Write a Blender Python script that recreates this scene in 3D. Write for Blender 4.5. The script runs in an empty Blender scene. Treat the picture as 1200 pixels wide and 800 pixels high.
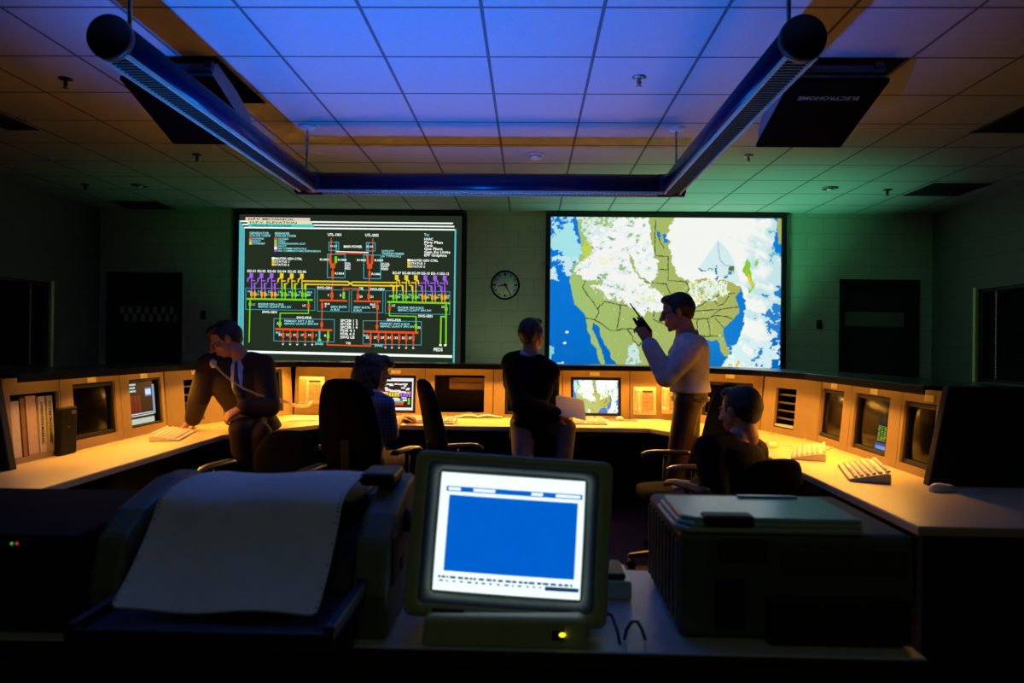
import bpy, bmesh, math, random
import numpy as np
from mathutils import Vector, Matrix, Euler
random.seed(7)
SC = bpy.context.scene
COL = SC.collection
PI = math.pi
# ------------------------------------------------------------------ camera numbers (image taken as 1200x800)
F, YAW, PITCH, ROLL, EYE = 832.0, .0243, .0039, .0119, 1.375

def ray(x, y):
    u, v = (x-600)/F, (y-400)/F
    c, s = math.cos(-ROLL), math.sin(-ROLL)
    u, v = u*c-v*s, u*s+v*c
    d = (u, 1.0, -v)
    c, s = math.cos(PITCH), math.sin(PITCH)
    d = (d[0], d[1]*c-d[2]*s, d[1]*s+d[2]*c)
    c, s = math.cos(YAW), math.sin(YAW)
    return Vector((d[0]*c-d[1]*s, d[0]*s+d[1]*c, d[2]))

def at(x, y, Y):            # the point of the room seen at that pixel, Y metres deep into the room
    d = ray(x, y)
    return Vector((0, 0, EYE)) + d*(Y/d.y)

def atz(x, y, z):           # the same at a known height
    d = ray(x, y)
    return Vector((0, 0, EYE)) + d*((z-EYE)/d.z)

# ------------------------------------------------------------------ materials
def lin(c):
    return tuple((v/255/12.92 if v/255 <= .04045 else ((v/255+.055)/1.055)**2.4) for v in c)

MATS = {}
def mat(name, rgb, rough=.6, metal=0.0, spec=.5, var=.12, scale=30, bump=0.0, coat=0.0, sheen=0.0):
    if name in MATS: return MATS[name]
    m = bpy.data.materials.new(name); m.use_nodes = True
    n, l = m.node_tree.nodes, m.node_tree.links
    b = n['Principled BSDF']
    b.inputs['Roughness'].default_value = rough
    b.inputs['Metallic'].default_value = metal
    b.inputs['Specular IOR Level'].default_value = spec
    b.inputs['Coat Weight'].default_value = coat
    b.inputs['Sheen Weight'].default_value = sheen
    c = lin(rgb)
    tc = n.new('ShaderNodeTexCoord'); nz = n.new('ShaderNodeTexNoise')
    nz.inputs['Scale'].default_value = scale; nz.inputs['Detail'].default_value = 4
    l.new(tc.outputs['Object'], nz.inputs['Vector'])
    rp = n.new('ShaderNodeValToRGB')
    rp.color_ramp.elements[0].position = .3; rp.color_ramp.elements[1].position = .7
    rp.color_ramp.elements[0].color = tuple(v*(1-var) for v in c)+(1,)
    rp.color_ramp.elements[1].color = tuple(min(1, v*(1+var)) for v in c)+(1,)
    l.new(nz.outputs['Fac'], rp.inputs['Fac']); l.new(rp.outputs['Color'], b.inputs['Base Color'])
    if bump:
        bp = n.new('ShaderNodeBump'); bp.inputs['Strength'].default_value = bump; bp.inputs['Distance'].default_value = .01
        l.new(nz.outputs['Fac'], bp.inputs['Height']); l.new(bp.outputs['Normal'], b.inputs['Normal'])
    MATS[name] = m
    return m

def glow(name, rgb, k=1.0, var=.06, sample=True):
    if name in MATS: return MATS[name]
    m = bpy.data.materials.new(name); m.use_nodes = True
    n, l = m.node_tree.nodes, m.node_tree.links
    b = n['Principled BSDF']; b.inputs['Base Color'].default_value = (.015, .015, .015, 1); b.inputs['Roughness'].default_value = .3; b.inputs['Specular IOR Level'].default_value = .1
    c = lin(rgb)
    tc = n.new('ShaderNodeTexCoord'); nz = n.new('ShaderNodeTexNoise'); nz.inputs['Scale'].default_value = 25
    l.new(tc.outputs['Object'], nz.inputs['Vector'])
    rp = n.new('ShaderNodeValToRGB')
    rp.color_ramp.elements[0].color = tuple(v*(1-var) for v in c)+(1,)
    rp.color_ramp.elements[1].color = tuple(v*(1+var) for v in c)+(1,)
    l.new(nz.outputs['Fac'], rp.inputs['Fac']); l.new(rp.outputs['Color'], b.inputs['Emission Color'])
    b.inputs['Emission Strength'].default_value = k
    if not sample: m.cycles.emission_sampling = 'NONE'
    MATS[name] = m
    return m

# ------------------------------------------------------------------ mesh builder
def frame(o, x, y):         # matrix with local x, y axes (y re-orthogonalised) at o
    x = Vector(x).normalized(); y = Vector(y); z = x.cross(y).normalized(); y = z.cross(x)
    m = Matrix((x, y, z)).transposed().to_4x4(); m.translation = Vector(o)
    return m

def zframe(o, z, up=(0, 0, 1)):   # local z along the given direction
    z = Vector(z).normalized(); up = Vector(up)
    if abs(z.dot(up.normalized())) > .98: up = Vector((0, 1, 0))
    x = up.cross(z).normalized(); y = z.cross(x)
    m = Matrix((x, y, z)).transposed().to_4x4(); m.translation = Vector(o)
    return m

class MB:
    def __init__(s): s.v = []; s.f = []; s.m = []; s.sm = []; s.mats = []; s.cur = 0; s.weld = False
    def use(s, m):
        if m not in s.mats: s.mats.append(m)
        s.cur = s.mats.index(m); return s
    def add(s, vs, fs, M=None, smooth=False):
        k = len(s.v)
        s.v += [tuple(M @ Vector(p)) if M else tuple(p) for p in vs]
        s.f += [tuple(k+i for i in f) for f in fs]; s.m += [s.cur]*len(fs); s.sm += [smooth]*len(fs)
        return s
    def box(s, c, d, M=None):
        x, y, z = d[0]/2, d[1]/2, d[2]/2
        vs = [(c[0]+i*x, c[1]+j*y, c[2]+k*z) for i in (-1, 1) for j in (-1, 1) for k in (-1, 1)]
        return s.add(vs, [(0, 1, 3, 2), (4, 6, 7, 5), (0, 4, 5, 1), (2, 3, 7, 6), (0, 2, 6, 4), (1, 5, 7, 3)], M)
    def bb(s, a, b, M=None):
        return s.box([(a[i]+b[i])/2 for i in range(3)], [abs(b[i]-a[i]) for i in range(3)], M)
    def quad(s, a, b, c, d, M=None): return s.add([a, b, c, d], [(0, 1, 2, 3)], M)
    def prism(s, pts, z0, z1, M=None, smooth=False):
        n = len(pts)
        vs = [(p[0], p[1], z0) for p in pts]+[(p[0], p[1], z1) for p in pts]
        s.add(vs, [tuple(range(n-1, -1, -1)), tuple(range(n, 2*n))], M)
        k = len(s.v)-2*n
        fs = [(i, (i+1) % n, n+(i+1) % n, n+i) for i in range(n)]
        s.f += [tuple(k+i for i in f) for f in fs]; s.m += [s.cur]*n; s.sm += [smooth]*n
        return s
    def loft(s, rings, M=None, smooth=True, cap=True):
        n = len(rings[0]); vs = [p for r in rings for p in r]; fs = []
        for i in range(len(rings)-1):
            for j in range(n):
                fs.append((i*n+j, i*n+(j+1) % n, (i+1)*n+(j+1) % n, (i+1)*n+j))
        s.add(vs, fs, M, smooth)
        if cap:
            k = len(s.v)-len(vs)
            s.f += [tuple(k+j for j in range(n-1, -1, -1)), tuple(k+(len(rings)-1)*n+j for j in range(n))]
            s.m += [s.cur]*2; s.sm += [False]*2
        return s
    def lathe(s, prof, M=None, n=24, smooth=True):
        return s.loft([[(r*math.cos(2*PI*j/n), r*math.sin(2*PI*j/n), z) for j in range(n)] for r, z in prof], M, smooth)
    def tube(s, pts, r, n=8, smooth=True):
        pts = [Vector(p) for p in pts]; rings = []
        up = Vector((0, 0, 1)); px = None
        for i, p in enumerate(pts):
            t = (pts[min(i+1, len(pts)-1)]-pts[max(i-1, 0)]).normalized()
            if px is None:
                px = t.cross(up) if abs(t.dot(up)) < .95 else t.cross(Vector((1, 0, 0)))
            px = (px-t*px.dot(t)).normalized(); py = t.cross(px)
            rr = r[i] if isinstance(r, (list, tuple)) else r
            rings.append([tuple(p+px*(rr*math.cos(2*PI*j/n))+py*(rr*math.sin(2*PI*j/n))) for j in range(n)])
        return s.loft(rings, None, smooth)
    def capsule(s, a, b, r0, r1, n=16, M=None):
        a, b = Vector(a), Vector(b); L = (b-a).length
        T = zframe(a, b-a) if L > 1e-6 else Matrix.Translation(a)
        if M: T = M @ T
        prof = [(r0*math.sin(t), -r0*math.cos(t)) for t in [.08, .5, 1.0, 1.4]]
        prof += [(r1*math.sin(t), L-r1*math.cos(t)) for t in [1.7, 2.1, 2.6, 3.06]]
        return s.lathe(prof, T, n)
    def ell(s, c, r, M=None, n=20, m=12, rot=None):
        T = Matrix.Translation(Vector(c))
        if rot: T = T @ Euler(rot).to_matrix().to_4x4()
        T = T @ Matrix.Diagonal((r[0], r[1], r[2], 1))
        if M: T = M @ T
        prof = [(max(.02, math.sin(PI*i/m)), -math.cos(PI*i/m)) for i in range(m+1)]
        return s.lathe(prof, T, n)
    def mesh(s, name, inv=None):
        me = bpy.data.meshes.new(name)
        vs = [tuple(inv @ Vector(p)) for p in s.v] if inv else s.v
        me.from_pydata(vs, [], s.f)
        for m in s.mats: me.materials.append(m)
        me.polygons.foreach_set('material_index', s.m); me.polygons.foreach_set('use_smooth', s.sm)
        me.update()
        bm = bmesh.new(); bm.from_mesh(me)
        if s.weld: bmesh.ops.remove_doubles(bm, verts=bm.verts, dist=1e-5)
        bmesh.ops.recalc_face_normals(bm, faces=bm.faces); bm.to_mesh(me); bm.free()
        return me
    def build(s, name, m=None, parent=None, world=False, bevel=0, label=None):
        if m and not s.mats: s.mats = [m]
        inv = None
        if parent is not None and world: inv = wm(parent).inverted()
        o = bpy.data.objects.new(name, s.mesh(name, inv)); COL.objects.link(o)
        if parent is not None: o.parent = parent
        if bevel:
            b = o.modifiers.new('bevel', 'BEVEL'); b.width = bevel; b.segments = 2; b.limit_method = 'ANGLE'; b.angle_limit = .7
        if label: o['label'] = label
        return o

def wm(o):
    m = o.matrix_basis.copy()
    while o.parent is not None:
        o = o.parent; m = o.matrix_basis @ m
    return m

def tag(o, label, cat, group=None):
    o['label'] = label; o['category'] = cat
    if group: o['group'] = group
    return o

def thing(name, label, cat, loc=(0, 0, 0), rz=0, group=None, M=None):
    o = bpy.data.objects.new(name, None); COL.objects.link(o); o.empty_display_size = .1
    if M is not None: o.matrix_basis = M
    else: o.location = loc; o.rotation_euler = (0, 0, rz)
    if M is None: o.matrix_basis = Matrix.Translation(Vector(loc)) @ Matrix.Rotation(rz, 4, 'Z')
    return tag(o, label, cat, group)

def struct(o): o['kind'] = 'structure'; return o

def copy_tree(o, parent=None):
    c = o.copy(); COL.objects.link(c); c.parent = parent
    for ch in list(o.children): copy_tree(ch, c)
    return c

def remesh(mb, name, mats, vox=.006, smooth=5, parent=None):   # fuses overlapping shapes into one continuous skin
    me = mb.mesh(name); o = bpy.data.objects.new(name, me); COL.objects.link(o)
    r = o.modifiers.new('r', 'REMESH'); r.mode = 'VOXEL'; r.voxel_size = vox; r.use_smooth_shade = True
    s = o.modifiers.new('s', 'SMOOTH'); s.factor = .5; s.iterations = smooth
    dg = bpy.context.evaluated_depsgraph_get(); dg.update()
    nm = bpy.data.meshes.new_from_object(o.evaluated_get(dg)); nm.name = name
    bpy.data.objects.remove(o); bpy.data.meshes.remove(me)
    nm.materials.clear()
    for m in mats: nm.materials.append(m)
    if parent is not None: nm.transform(wm(parent).inverted())
    nm.polygons.foreach_set('use_smooth', [True]*len(nm.polygons))
    n = bpy.data.objects.new(name, nm); COL.objects.link(n)
    if parent is not None: n.parent = parent
    return n

_TXT = {}
def text_geo(s):
    if s not in _TXT:
        c = bpy.data.curves.new('t', 'FONT'); c.body = s; c.size = 1; c.resolution_u = 2; c.offset = .022
        o = bpy.data.objects.new('t', c)
        me = bpy.data.meshes.new_from_object(o)
        vs = [tuple(v.co) for v in me.vertices]; fs = [tuple(p.vertices) for p in me.polygons]
        w = max((v[0] for v in vs), default=1)
        bpy.data.objects.remove(o); bpy.data.curves.remove(c); bpy.data.meshes.remove(me)
        _TXT[s] = (vs, fs, w)
    return _TXT[s]

def put_text(mb, s, M, w, h):     # text fitted into a w x h cell in the xy plane of M
    vs, fs, tw = text_geo(s)
    mb.add([(v[0]/tw*w, v[1]/.72*h, 0) for v in vs], fs, M)

# common materials
BLK = mat('black_plastic', (20, 20, 21), .45)
BLKG = mat('black_gloss', (10, 10, 11), .12, spec=.6)
BEIGE = mat('beige_laminate', (164, 138, 88), .5, var=.05, scale=14)
TOPM = mat('worktop_laminate', (208, 188, 138), .42, var=.06, scale=60)
CREAM = mat('cream_plastic', (214, 202, 170), .45, var=.05)
CREAMK = mat('key_plastic', (226, 216, 188), .5, var=.05)
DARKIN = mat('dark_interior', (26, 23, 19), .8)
PAPER = mat('paper_white', (226, 222, 208), .8, var=.04)
PAPERT = mat('paper_thin', (236, 232, 220), .8, var=.03)
_n, _l = PAPERT.node_tree.nodes, PAPERT.node_tree.links
_t = _n.new('ShaderNodeBsdfTranslucent'); _t.inputs[0].default_value = (.85, .82, .74, 1); _m = _n.new('ShaderNodeMixShader'); _m.inputs[0].default_value = .55
_l.new(_n['Principled BSDF'].outputs[0], _m.inputs[1]); _l.new(_t.outputs[0], _m.inputs[2]); _l.new(_m.outputs[0], _n['Material Output'].inputs[0])
FABRIC = mat('black_fabric', (9, 9, 9), .9, spec=.12, bump=.3, scale=180)
METAL = mat('brushed_metal', (150, 150, 148), .35, metal=.9, var=.1)
# ================================================================== room shell
XL, XR, YB, YF, H = -5.5, 5.0, 8.95, -2.2, 3.05
TILE, GX, GY = .6096, -.8671, 3.5239

def wallmat(name, rgb):
    m = mat(name, rgb, .75, var=.04, scale=8)
    n, l = m.node_tree.nodes, m.node_tree.links
    g = n.new('ShaderNodeNewGeometry'); sp = n.new('ShaderNodeSeparateXYZ'); l.new(g.outputs['Position'], sp.inputs[0])
    ad = n.new('ShaderNodeMath'); l.new(sp.outputs[0], ad.inputs[0]); l.new(sp.outputs[1], ad.inputs[1])
    cb = n.new('ShaderNodeCombineXYZ'); l.new(ad.outputs[0], cb.inputs[0]); l.new(sp.outputs[2], cb.inputs[1])
    br = n.new('ShaderNodeTexBrick'); l.new(cb.outputs[0], br.inputs['Vector'])
    br.inputs['Scale'].default_value = 1; br.inputs['Brick Width'].default_value = .4; br.inputs['Row Height'].default_value = .2
    br.inputs['Mortar Size'].default_value = .004; br.inputs['Mortar Smooth'].default_value = .6
    br.inputs['Color1'].default_value = br.inputs['Color2'].default_value = (1, 1, 1, 1); br.inputs['Mortar'].default_value = (.62, .62, .62, 1)
    b = n['Principled BSDF']; src = b.inputs['Base Color'].links[0].from_socket
    mx = n.new('ShaderNodeMix'); mx.data_type = 'RGBA'; mx.blend_type = 'MULTIPLY'; mx.inputs[0].default_value = 1
    l.new(src, mx.inputs[6]); l.new(br.outputs['Color'], mx.inputs[7]); l.new(mx.outputs[2], b.inputs['Base Color'])
    nz = n.new('ShaderNodeTexNoise'); nz.inputs['Scale'].default_value = 60; nz.inputs['Detail'].default_value = 6
    l.new(cb.outputs[0], nz.inputs['Vector'])
    bp = n.new('ShaderNodeBump'); bp.inputs['Strength'].default_value = .35; bp.inputs['Distance'].default_value = .004
    l.new(nz.outputs['Fac'], bp.inputs['Height']); l.new(bp.outputs['Normal'], b.inputs['Normal'])
    return m
WALL = wallmat('block_wall_shade_tone', (104, 110, 98)); WALLB = wallmat('block_wall_lit_tone', (204, 206, 178))  # same block wall, light level put into the tone: back paler, others darker

def ceilmat():
    m = mat('acoustic_tile', (166, 166, 162), .85, var=.05, scale=90)
    n, l = m.node_tree.nodes, m.node_tree.links
    g = n.new('ShaderNodeNewGeometry'); sp = n.new('ShaderNodeSeparateXYZ'); l.new(g.outputs['Position'], sp.inputs[0])
    def M(op, a, b=None):
        k = n.new('ShaderNodeMath'); k.operation = op
        for i, q in enumerate((a, b)):
            if q is None: continue
            if isinstance(q, (int, float)): k.inputs[i].default_value = q
            else: l.new(q, k.inputs[i])
        return k.outputs[0]
    ds = []
    for ax, o0 in ((0, GX), (1, GY)):
        t = M('DIVIDE', M('SUBTRACT', sp.outputs[ax], o0-50*TILE), TILE)
        fr = M('FRACT', t)
        ds.append(M('MULTIPLY', M('MINIMUM', fr, M('SUBTRACT', 1.0, fr)), TILE))
    d = M('MINIMUM', ds[0], ds[1])
    line = M('LESS_THAN', d, .0095)
    pit = n.new('ShaderNodeTexVoronoi'); pit.inputs['Scale'].default_value = 55; l.new(g.outputs['Position'], pit.inputs['Vector'])
    pm = M('MULTIPLY', M('LESS_THAN', pit.outputs['Distance'], .16), .18)
    b = n['Principled BSDF']; src = b.inputs['Base Color'].links[0].from_socket
    mx = n.new('ShaderNodeMix'); mx.data_type = 'RGBA'; l.new(pm, mx.inputs[0]); l.new(src, mx.inputs[6]); mx.inputs[7].default_value = (.13, .125, .12, 1)
    m2 = n.new('ShaderNodeMix'); m2.data_type = 'RGBA'; l.new(line, m2.inputs[0]); l.new(mx.outputs[2], m2.inputs[6]); m2.inputs[7].default_value = (.085, .085, .09, 1)
    l.new(m2.outputs[2], b.inputs['Base Color'])
    return m
CEIL = ceilmat()

def carpet():
    m = mat('brown_carpet', (104, 66, 50), .95, var=.35, scale=240, bump=.5)
    return m
CARPET = carpet()

# ceiling with two openings for the projectors
OPEN = [(-2.56, -1.87, 4.135, 4.95), (1.42, 2.17, 4.135, 4.95)]
def grid_plane(xs, ys, holes, z):
    mb = MB()
    for i in range(len(xs)-1):
        for j in range(len(ys)-1):
            cx, cy = (xs[i]+xs[i+1])/2, (ys[j]+ys[j+1])/2
            if any(a < cx < b and c < cy < d for a, b, c, d in holes): continue
            mb.quad((xs[i], ys[j], z), (xs[i], ys[j+1], z), (xs[i+1], ys[j+1], z), (xs[i+1], ys[j], z))
    return mb
xs = sorted([XL-.1, XR+.1]+[v for o in OPEN for v in o[:2]]); ys = sorted({YF-.1, YB+.1}|{v for o in OPEN for v in o[2:]})
cb = grid_plane(xs, ys, OPEN, H)
cb.use(CEIL); cb.m = [0]*len(cb.f)
for a, b, c, d in OPEN:      # dark plenum seen through the openings
    cb.use(DARKIN)
    for p, q in (((a, c), (b, c)), ((b, c), (b, d)), ((b, d), (a, d)), ((a, d), (a, c))):
        cb.quad((p[0], p[1], H), (q[0], q[1], H), (q[0], q[1], H+.5), (p[0], p[1], H+.5))
    cb.quad((a, c, H+.5), (b, c, H+.5), (b, d, H+.5), (a, d, H+.5))
struct(cb.build('ceiling'))

struct(MB().box(((XL+XR)/2, (YB+YF)/2, -.05), (XR-XL+.4, YB-YF+.4, .1)).build('floor', CARPET))
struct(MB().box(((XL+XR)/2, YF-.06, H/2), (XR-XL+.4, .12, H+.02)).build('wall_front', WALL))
# back wall with two door openings; side walls with window openings
def wall_holes(name, axis, pos, a0, a1, holes, thick):
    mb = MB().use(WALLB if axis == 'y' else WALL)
    us = sorted({a0, a1}|{h[0] for h in holes}|{h[1] for h in holes}); vs = sorted({0., H+.01}|{h[2] for h in holes}|{h[3] for h in holes})
    for i in range(len(us)-1):
        for j in range(len(vs)-1):
            cu, cv = (us[i]+us[i+1])/2, (vs[j]+vs[j+1])/2
            if any(h[0] < cu < h[1] and h[2] < cv < h[3] for h in holes): continue
            if axis == 'y': mb.bb((us[i], pos, vs[j]), (us[i+1], pos+thick, vs[j+1]))
            else: mb.bb((pos, us[i], vs[j]), (pos+thick, us[i+1], vs[j+1]))
    return struct(mb.build(name))
D1 = (-5.40, -4.43, 0, 2.235); D2 = (3.86, 4.84, 0, 2.235)
wall_holes('wall_back', 'y', YB, XL-.2, XR+.2, [D1, D2], .2)
def wy(x, y, X):
    d = ray(x, y); t = X/d.x; return d.y*t, EYE+d.z*t
a = wy(57, 333, XL); b = wy(57, 428, XL)
W1 = (a[0]-1.15, a[0], b[1]-.02, a[1]+.02)
a = wy(1147, 341, XR); b = wy(1147, 445, XR)
W2 = (a[0]-1.15, a[0], b[1]-.02, a[1]+.02)
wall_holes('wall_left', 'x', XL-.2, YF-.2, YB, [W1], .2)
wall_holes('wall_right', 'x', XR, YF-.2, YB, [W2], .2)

DOORM = mat('dark_door', (40, 42, 40), .5); FRAMEM = mat('dark_steel_frame', (34, 36, 34), .5)
def door(name, d, checks):
    w = d[1]-d[0]
    o = bpy.data.objects.new(name, None); COL.objects.link(o); o.location = ((d[0]+d[1])/2, YB, 0); o.matrix_basis = Matrix.Translation(o.location); struct(o)
    f = MB()
    f.bb((-w/2, -.02, 0), (-w/2+.06, .12, d[3])); f.bb((w/2-.06, -.02, 0), (w/2, .12, d[3])); f.bb((-w/2, -.02, d[3]-.06), (w/2, .12, d[3]))
    f.build('door_frame', FRAMEM, o, bevel=.004)
    p = MB().bb((-w/2+.06, .05, .01), (w/2-.06, .10, d[3]-.06)).build('door_leaf', DOORM, o)
    s = MB()
    tape = mat('pale_tape', (196, 200, 184), .6)
    z = at((60 if checks else 1079), 366, YB).z
    if checks:
        n = 7; x0, x1 = -w/2+.14, w/2-.08; c = (x1-x0)/n
        for i in range(n):
            s.bb((x0+i*c, .045, z-.10*0+0), (x0+(i+.5)*c, .05, z+.09)); s.bb((x0+(i+.5)*c, .045, z-.1), (x0+(i+1)*c, .05, z-.005))
    else:
        tape = mat('grey_tape', (130, 130, 104), .6)
        s.bb((-w/2+.06, .045, z-.18), (w/2-.16, .05, z))
    s.build('marking_strip', tape, p)
    h = MB(); sx = 1 if checks else -1
    h.capsule((sx*(w/2-.14), .05, 1.0), (sx*(w/2-.14), -.01, 1.0), .014, .014, 10).capsule((sx*(w/2-.14), -.01, 1.0), (sx*(w/2-.26), -.01, 1.0), .011, .009, 10)
    h.build('door_handle', METAL, p)
    MB().bb((-w/2, .12, 0), (w/2, .2, d[3])).build('door_backing', DARKIN, o)
door('door_1', D1, True); door('door_2', D2, False)

JAMB = mat('painted_jamb', (236, 246, 150), .6)
def window(name, w, X, s):
    o = bpy.data.objects.new(name, None); COL.objects.link(o); o.matrix_basis = Matrix.Translation((X, (w[0]+w[1])/2, (w[2]+w[3])/2)); struct(o)
    hy, hz = (w[1]-w[0])/2, (w[3]-w[2])/2
    f = MB()
    t = .035
    for a, b in (((-hy, -hz), (hy, -hz+t)), ((-hy, hz-t), (hy, hz)), ((-hy, -hz), (-hy+t, hz)), ((hy-t, -hz), (hy, hz))):
        f.bb((s*.12, a[0], a[1]), (s*.02, b[0], b[1]))
    f.build('window_frame', FRAMEM, o, bevel=.004)
    j = MB().bb((-s*.035, hy, -hz-.01), (s*.0, hy+.05, hz+.02)).build('jamb_trim', JAMB, o, bevel=.004)
    MB().bb((s*.13, -hy, -hz), (s*.145, hy, hz)).build('pane', BLKG, o)
    bl = MB(); nn = int(hz*2/.025)
    for i in range(nn):
        z = -hz+.04+i*(2*hz-.07)/nn
        bl.add([(s*.05, -hy+.04, z-.008), (s*.07, -hy+.04, z+.008), (s*.07, hy-.04, z+.008), (s*.05, hy-.04, z-.008)], [(0, 1, 2, 3)])
    b = bl.build('venetian_blind', mat('dark_blind', (22, 23, 22), .5), o)
    for k, dy in enumerate((-hy*.42, hy*.6)):
        g = MB()
        for i in range(nn):
            z = -hz+.05+i*(2*hz-.07)/nn
            g.ell((s*.045, dy, z), (.008, .015, .008), n=6, m=4)
        g.build('ladder_cord', mat('blind_cord', (250, 250, 215), .5), b, label='pale beaded cord down the blind')
window('window_1', W1, XL, -1); window('window_2', W2, XR, 1)
struct(MB().bb((XL, YB-.012, 0), (D1[0], YB, .1)).bb((D1[1], YB-.012, 0), (D2[0], YB, .1)).bb((D2[1], YB-.012, 0), (XR, YB, .1)).build('baseboard_back', mat('dark_rubber_base', (38, 34, 30), .6)))
struct(MB().bb((XL, YF, 0), (XL+.012, YB, .1)).build('baseboard_left', MATS['dark_rubber_base']))
struct(MB().bb((XR-.012, YF, 0), (XR, YB, .1)).build('baseboard_right', MATS['dark_rubber_base']))

# wall plates
for px, py, lab in ((960, 380, 'small dark switch plate on the wall beside the right-hand door'), (238, 369, 'small dark round switch on the wall above the phone man')):
    p = at(px, py, YB)
    o = thing('wall_switch', lab, 'switch', (p.x, YB, p.z))
    MB().bb((-.035, -.008, -.055), (.035, 0, .055)).build('cover_plate', mat('switch_plate', (60, 64, 50), .5), o, bevel=.003)
    MB().bb((-.02, -.028, -.03), (.03, -.008, .02)).build('rocker', BLK, o, bevel=.003)

# ================================================================== ceiling fittings
def lens_at(px, py): return atz(px, py, H)
WHITEM = mat('white_enamel', (200, 200, 190), .4)
DKMET = mat('dark_bronze', (40, 38, 34), .4, metal=.6)
spr = [(77, 92, 'beside the left projector'), (231, 181, 'below the left projector, left of the light bar'), (749, 90, 'in the blue lit ceiling, inside the light frame'),
       (877, 182, 'below the right projector, right of the light bar'), (100, 216, 'near the left wall vent'), (1040, 222, 'near the right wall vent')]
for i, (px, py, lab) in enumerate(spr):
    p = lens_at(px, py)
    o = thing('ceiling_sprinkler', 'small sprinkler head ' + lab, 'sprinkler', p, 0, 'ceiling sprinklers')
    m = DKMET if i in (0, 1, 5, 4) else METAL
    MB().lathe([(.004, 0), (.042, 0), (.044, -.006), (.02, -.014), (.004, -.014)], n=20).build('escutcheon', m, o)
    MB().lathe([(.003, -.012), (.011, -.012), (.011, -.05), (.003, -.05)], n=12).capsule((-.014, 0, -.03), (-.006, 0, -.06), .003, .003, 6).capsule((.014, 0, -.03), (.006, 0, -.06), .003, .003, 6).lathe([(.002, -.06), (.02, -.06), (.02, -.063), (.002, -.063)], n=14).build('nozzle', m, o)
p = lens_at(628, 180)
o = thing('smoke_detector', 'round smoke detector on the orange lit ceiling strip', 'smoke detector', p)
MB().lathe([(.005, 0), (.075, 0), (.075, -.012), (.066, -.02), (.005, -.02)], n=28).build('base', WHITEM, o)
MB().lathe([(.005, -.02), (.056, -.022), (.05, -.042), (.03, -.05), (.004, -.05)], n=28).build('cover', WHITEM, o)
for px, py, lab in ((164, 217, 'recessed round downlight near the left wall, unlit'), (972, 220, 'recessed round downlight near the right wall, unlit')):
    p = lens_at(px, py)
    o = thing('downlight', lab, 'downlight', p, 0, 'recessed downlights')
    MB().lathe([(.05, -.001), (.085, -.001), (.085, -.01), (.06, -.012), (.05, -.004)], n=28).build('trim_ring', METAL, o)
    MB().lathe([(.004, -.004), (.05, -.004), (.05, -.002), (.004, -.002)], n=24).build('reflector', BLKG, o)
    MB().ell((0.0, 0, -.012), (.028, .028, .014)).build('bulb', mat('frosted_bulb', (220, 225, 215), .3), o)
GRL = mat('vent_dark', (24, 26, 23), .7)
def vent(c4, lab):
    ps = [lens_at(*q) for q in c4]
    cx = sum(p.x for p in ps)/4; cy = sum(p.y for p in ps)/4
    o = thing('ceiling_vent', lab, 'vent', (cx, cy, H), 0, 'ceiling vents')
    w = (max(p.x for p in ps)-min(p.x for p in ps))/2; d = .29
    fr = MB()
    for a, b in (((-w, -d), (w, -d+.03)), ((-w, d-.03), (w, d)), ((-w, -d), (-w+.03, d)), ((w-.03, -d), (w, d))): fr.bb((a[0], a[1], -.008), (b[0], b[1], 0))
    fr.build('vent_frame', GRL, o)
    sl = MB()
    for i in range(12):
        y = -d+.045+i*(2*d-.07)/12
        sl.add([(-w+.03, y, -.001), (w-.03, y, -.001), (w-.03, y+.03, -.012), (-w+.03, y+.03, -.012)], [(0, 1, 2, 3)])
    sl.build('louvre_panel', GRL, o)
vent([(133, 236), (185, 236), (205, 246), (160, 246)], 'dark square return vent by the back wall on the left')
vent([(1095, 214), (1158, 215), (1122, 229), (1062, 229)], 'dark square return vent by the back wall on the right')
vent([(-30, 134), (5, 134), (20, 142), (-15, 142)], 'dark vent at the ceiling edge beside the left wall')
vent([(1180, 135), (1240, 135), (1230, 147), (1166, 146)], 'dark vent at the ceiling edge beside the right wall')

# U-shaped suspended light
TZ, TR = 2.6, .084
TX0, TX1, TYE, TYB = -1.715, 1.07, 2.84, 5.45
TUBE = mat('navy_painted_tube', (14, 19, 52), .30, spec=.25, var=.05)
lt = thing('suspended_light', 'blue U-shaped tubular light frame hung below the ceiling', 'light fixture', ((TX0+TX1)/2, TYB, TZ))
def arm_shell(p, q):          # tube with flat louvred underside between two points
    d = (Vector(q)-Vector(p)); L = d.length; T = zframe(p, d)
    # local x is horizontal, y up or down
    updir = T.to_3x3().inverted() @ Vector((0, 0, 1)); sg = 1 if updir.y > 0 else -1
    n = 26; a0, a1 = -PI/2+.80, 3*PI/2-.80
    ring = [(TR*math.cos(a0+(a1-a0)*i/n), sg*TR*math.sin(a0+(a1-a0)*i/n)) for i in range(n+1)]
    mb = MB(); mb.loft([[(x, y, z) for x, y in ring] for z in (0, L)], T)
    lv = MB(); hw = TR*math.cos(a0)*.98; yb = sg*TR*math.sin(a0)
    k = int(L/.030)
    lv.use(LOUV).quad((-hw, yb-sg*.0015, 0), (hw, yb-sg*.0015, 0), (hw, yb-sg*.0015, L), (-hw, yb-sg*.0015, L), T); lv.use(LOUVD)
    for i in range(k):
        z = (i+.5)*L/k
        lv.bb((-hw, yb-sg*.002, z-.003), (hw, yb-sg*.009, z+.003), T)
    lv.use(LOUV)
    for sx in (-1, 1): lv.bb((sx*hw-.005, yb-.018*sg, 0), (sx*hw+.005, yb, L), T)
    return mb, lv
LOUV = mat('louvre_lens', (176, 172, 140), .5); LOUVD = mat('louvre_blade', (46, 46, 40), .4)
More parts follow.
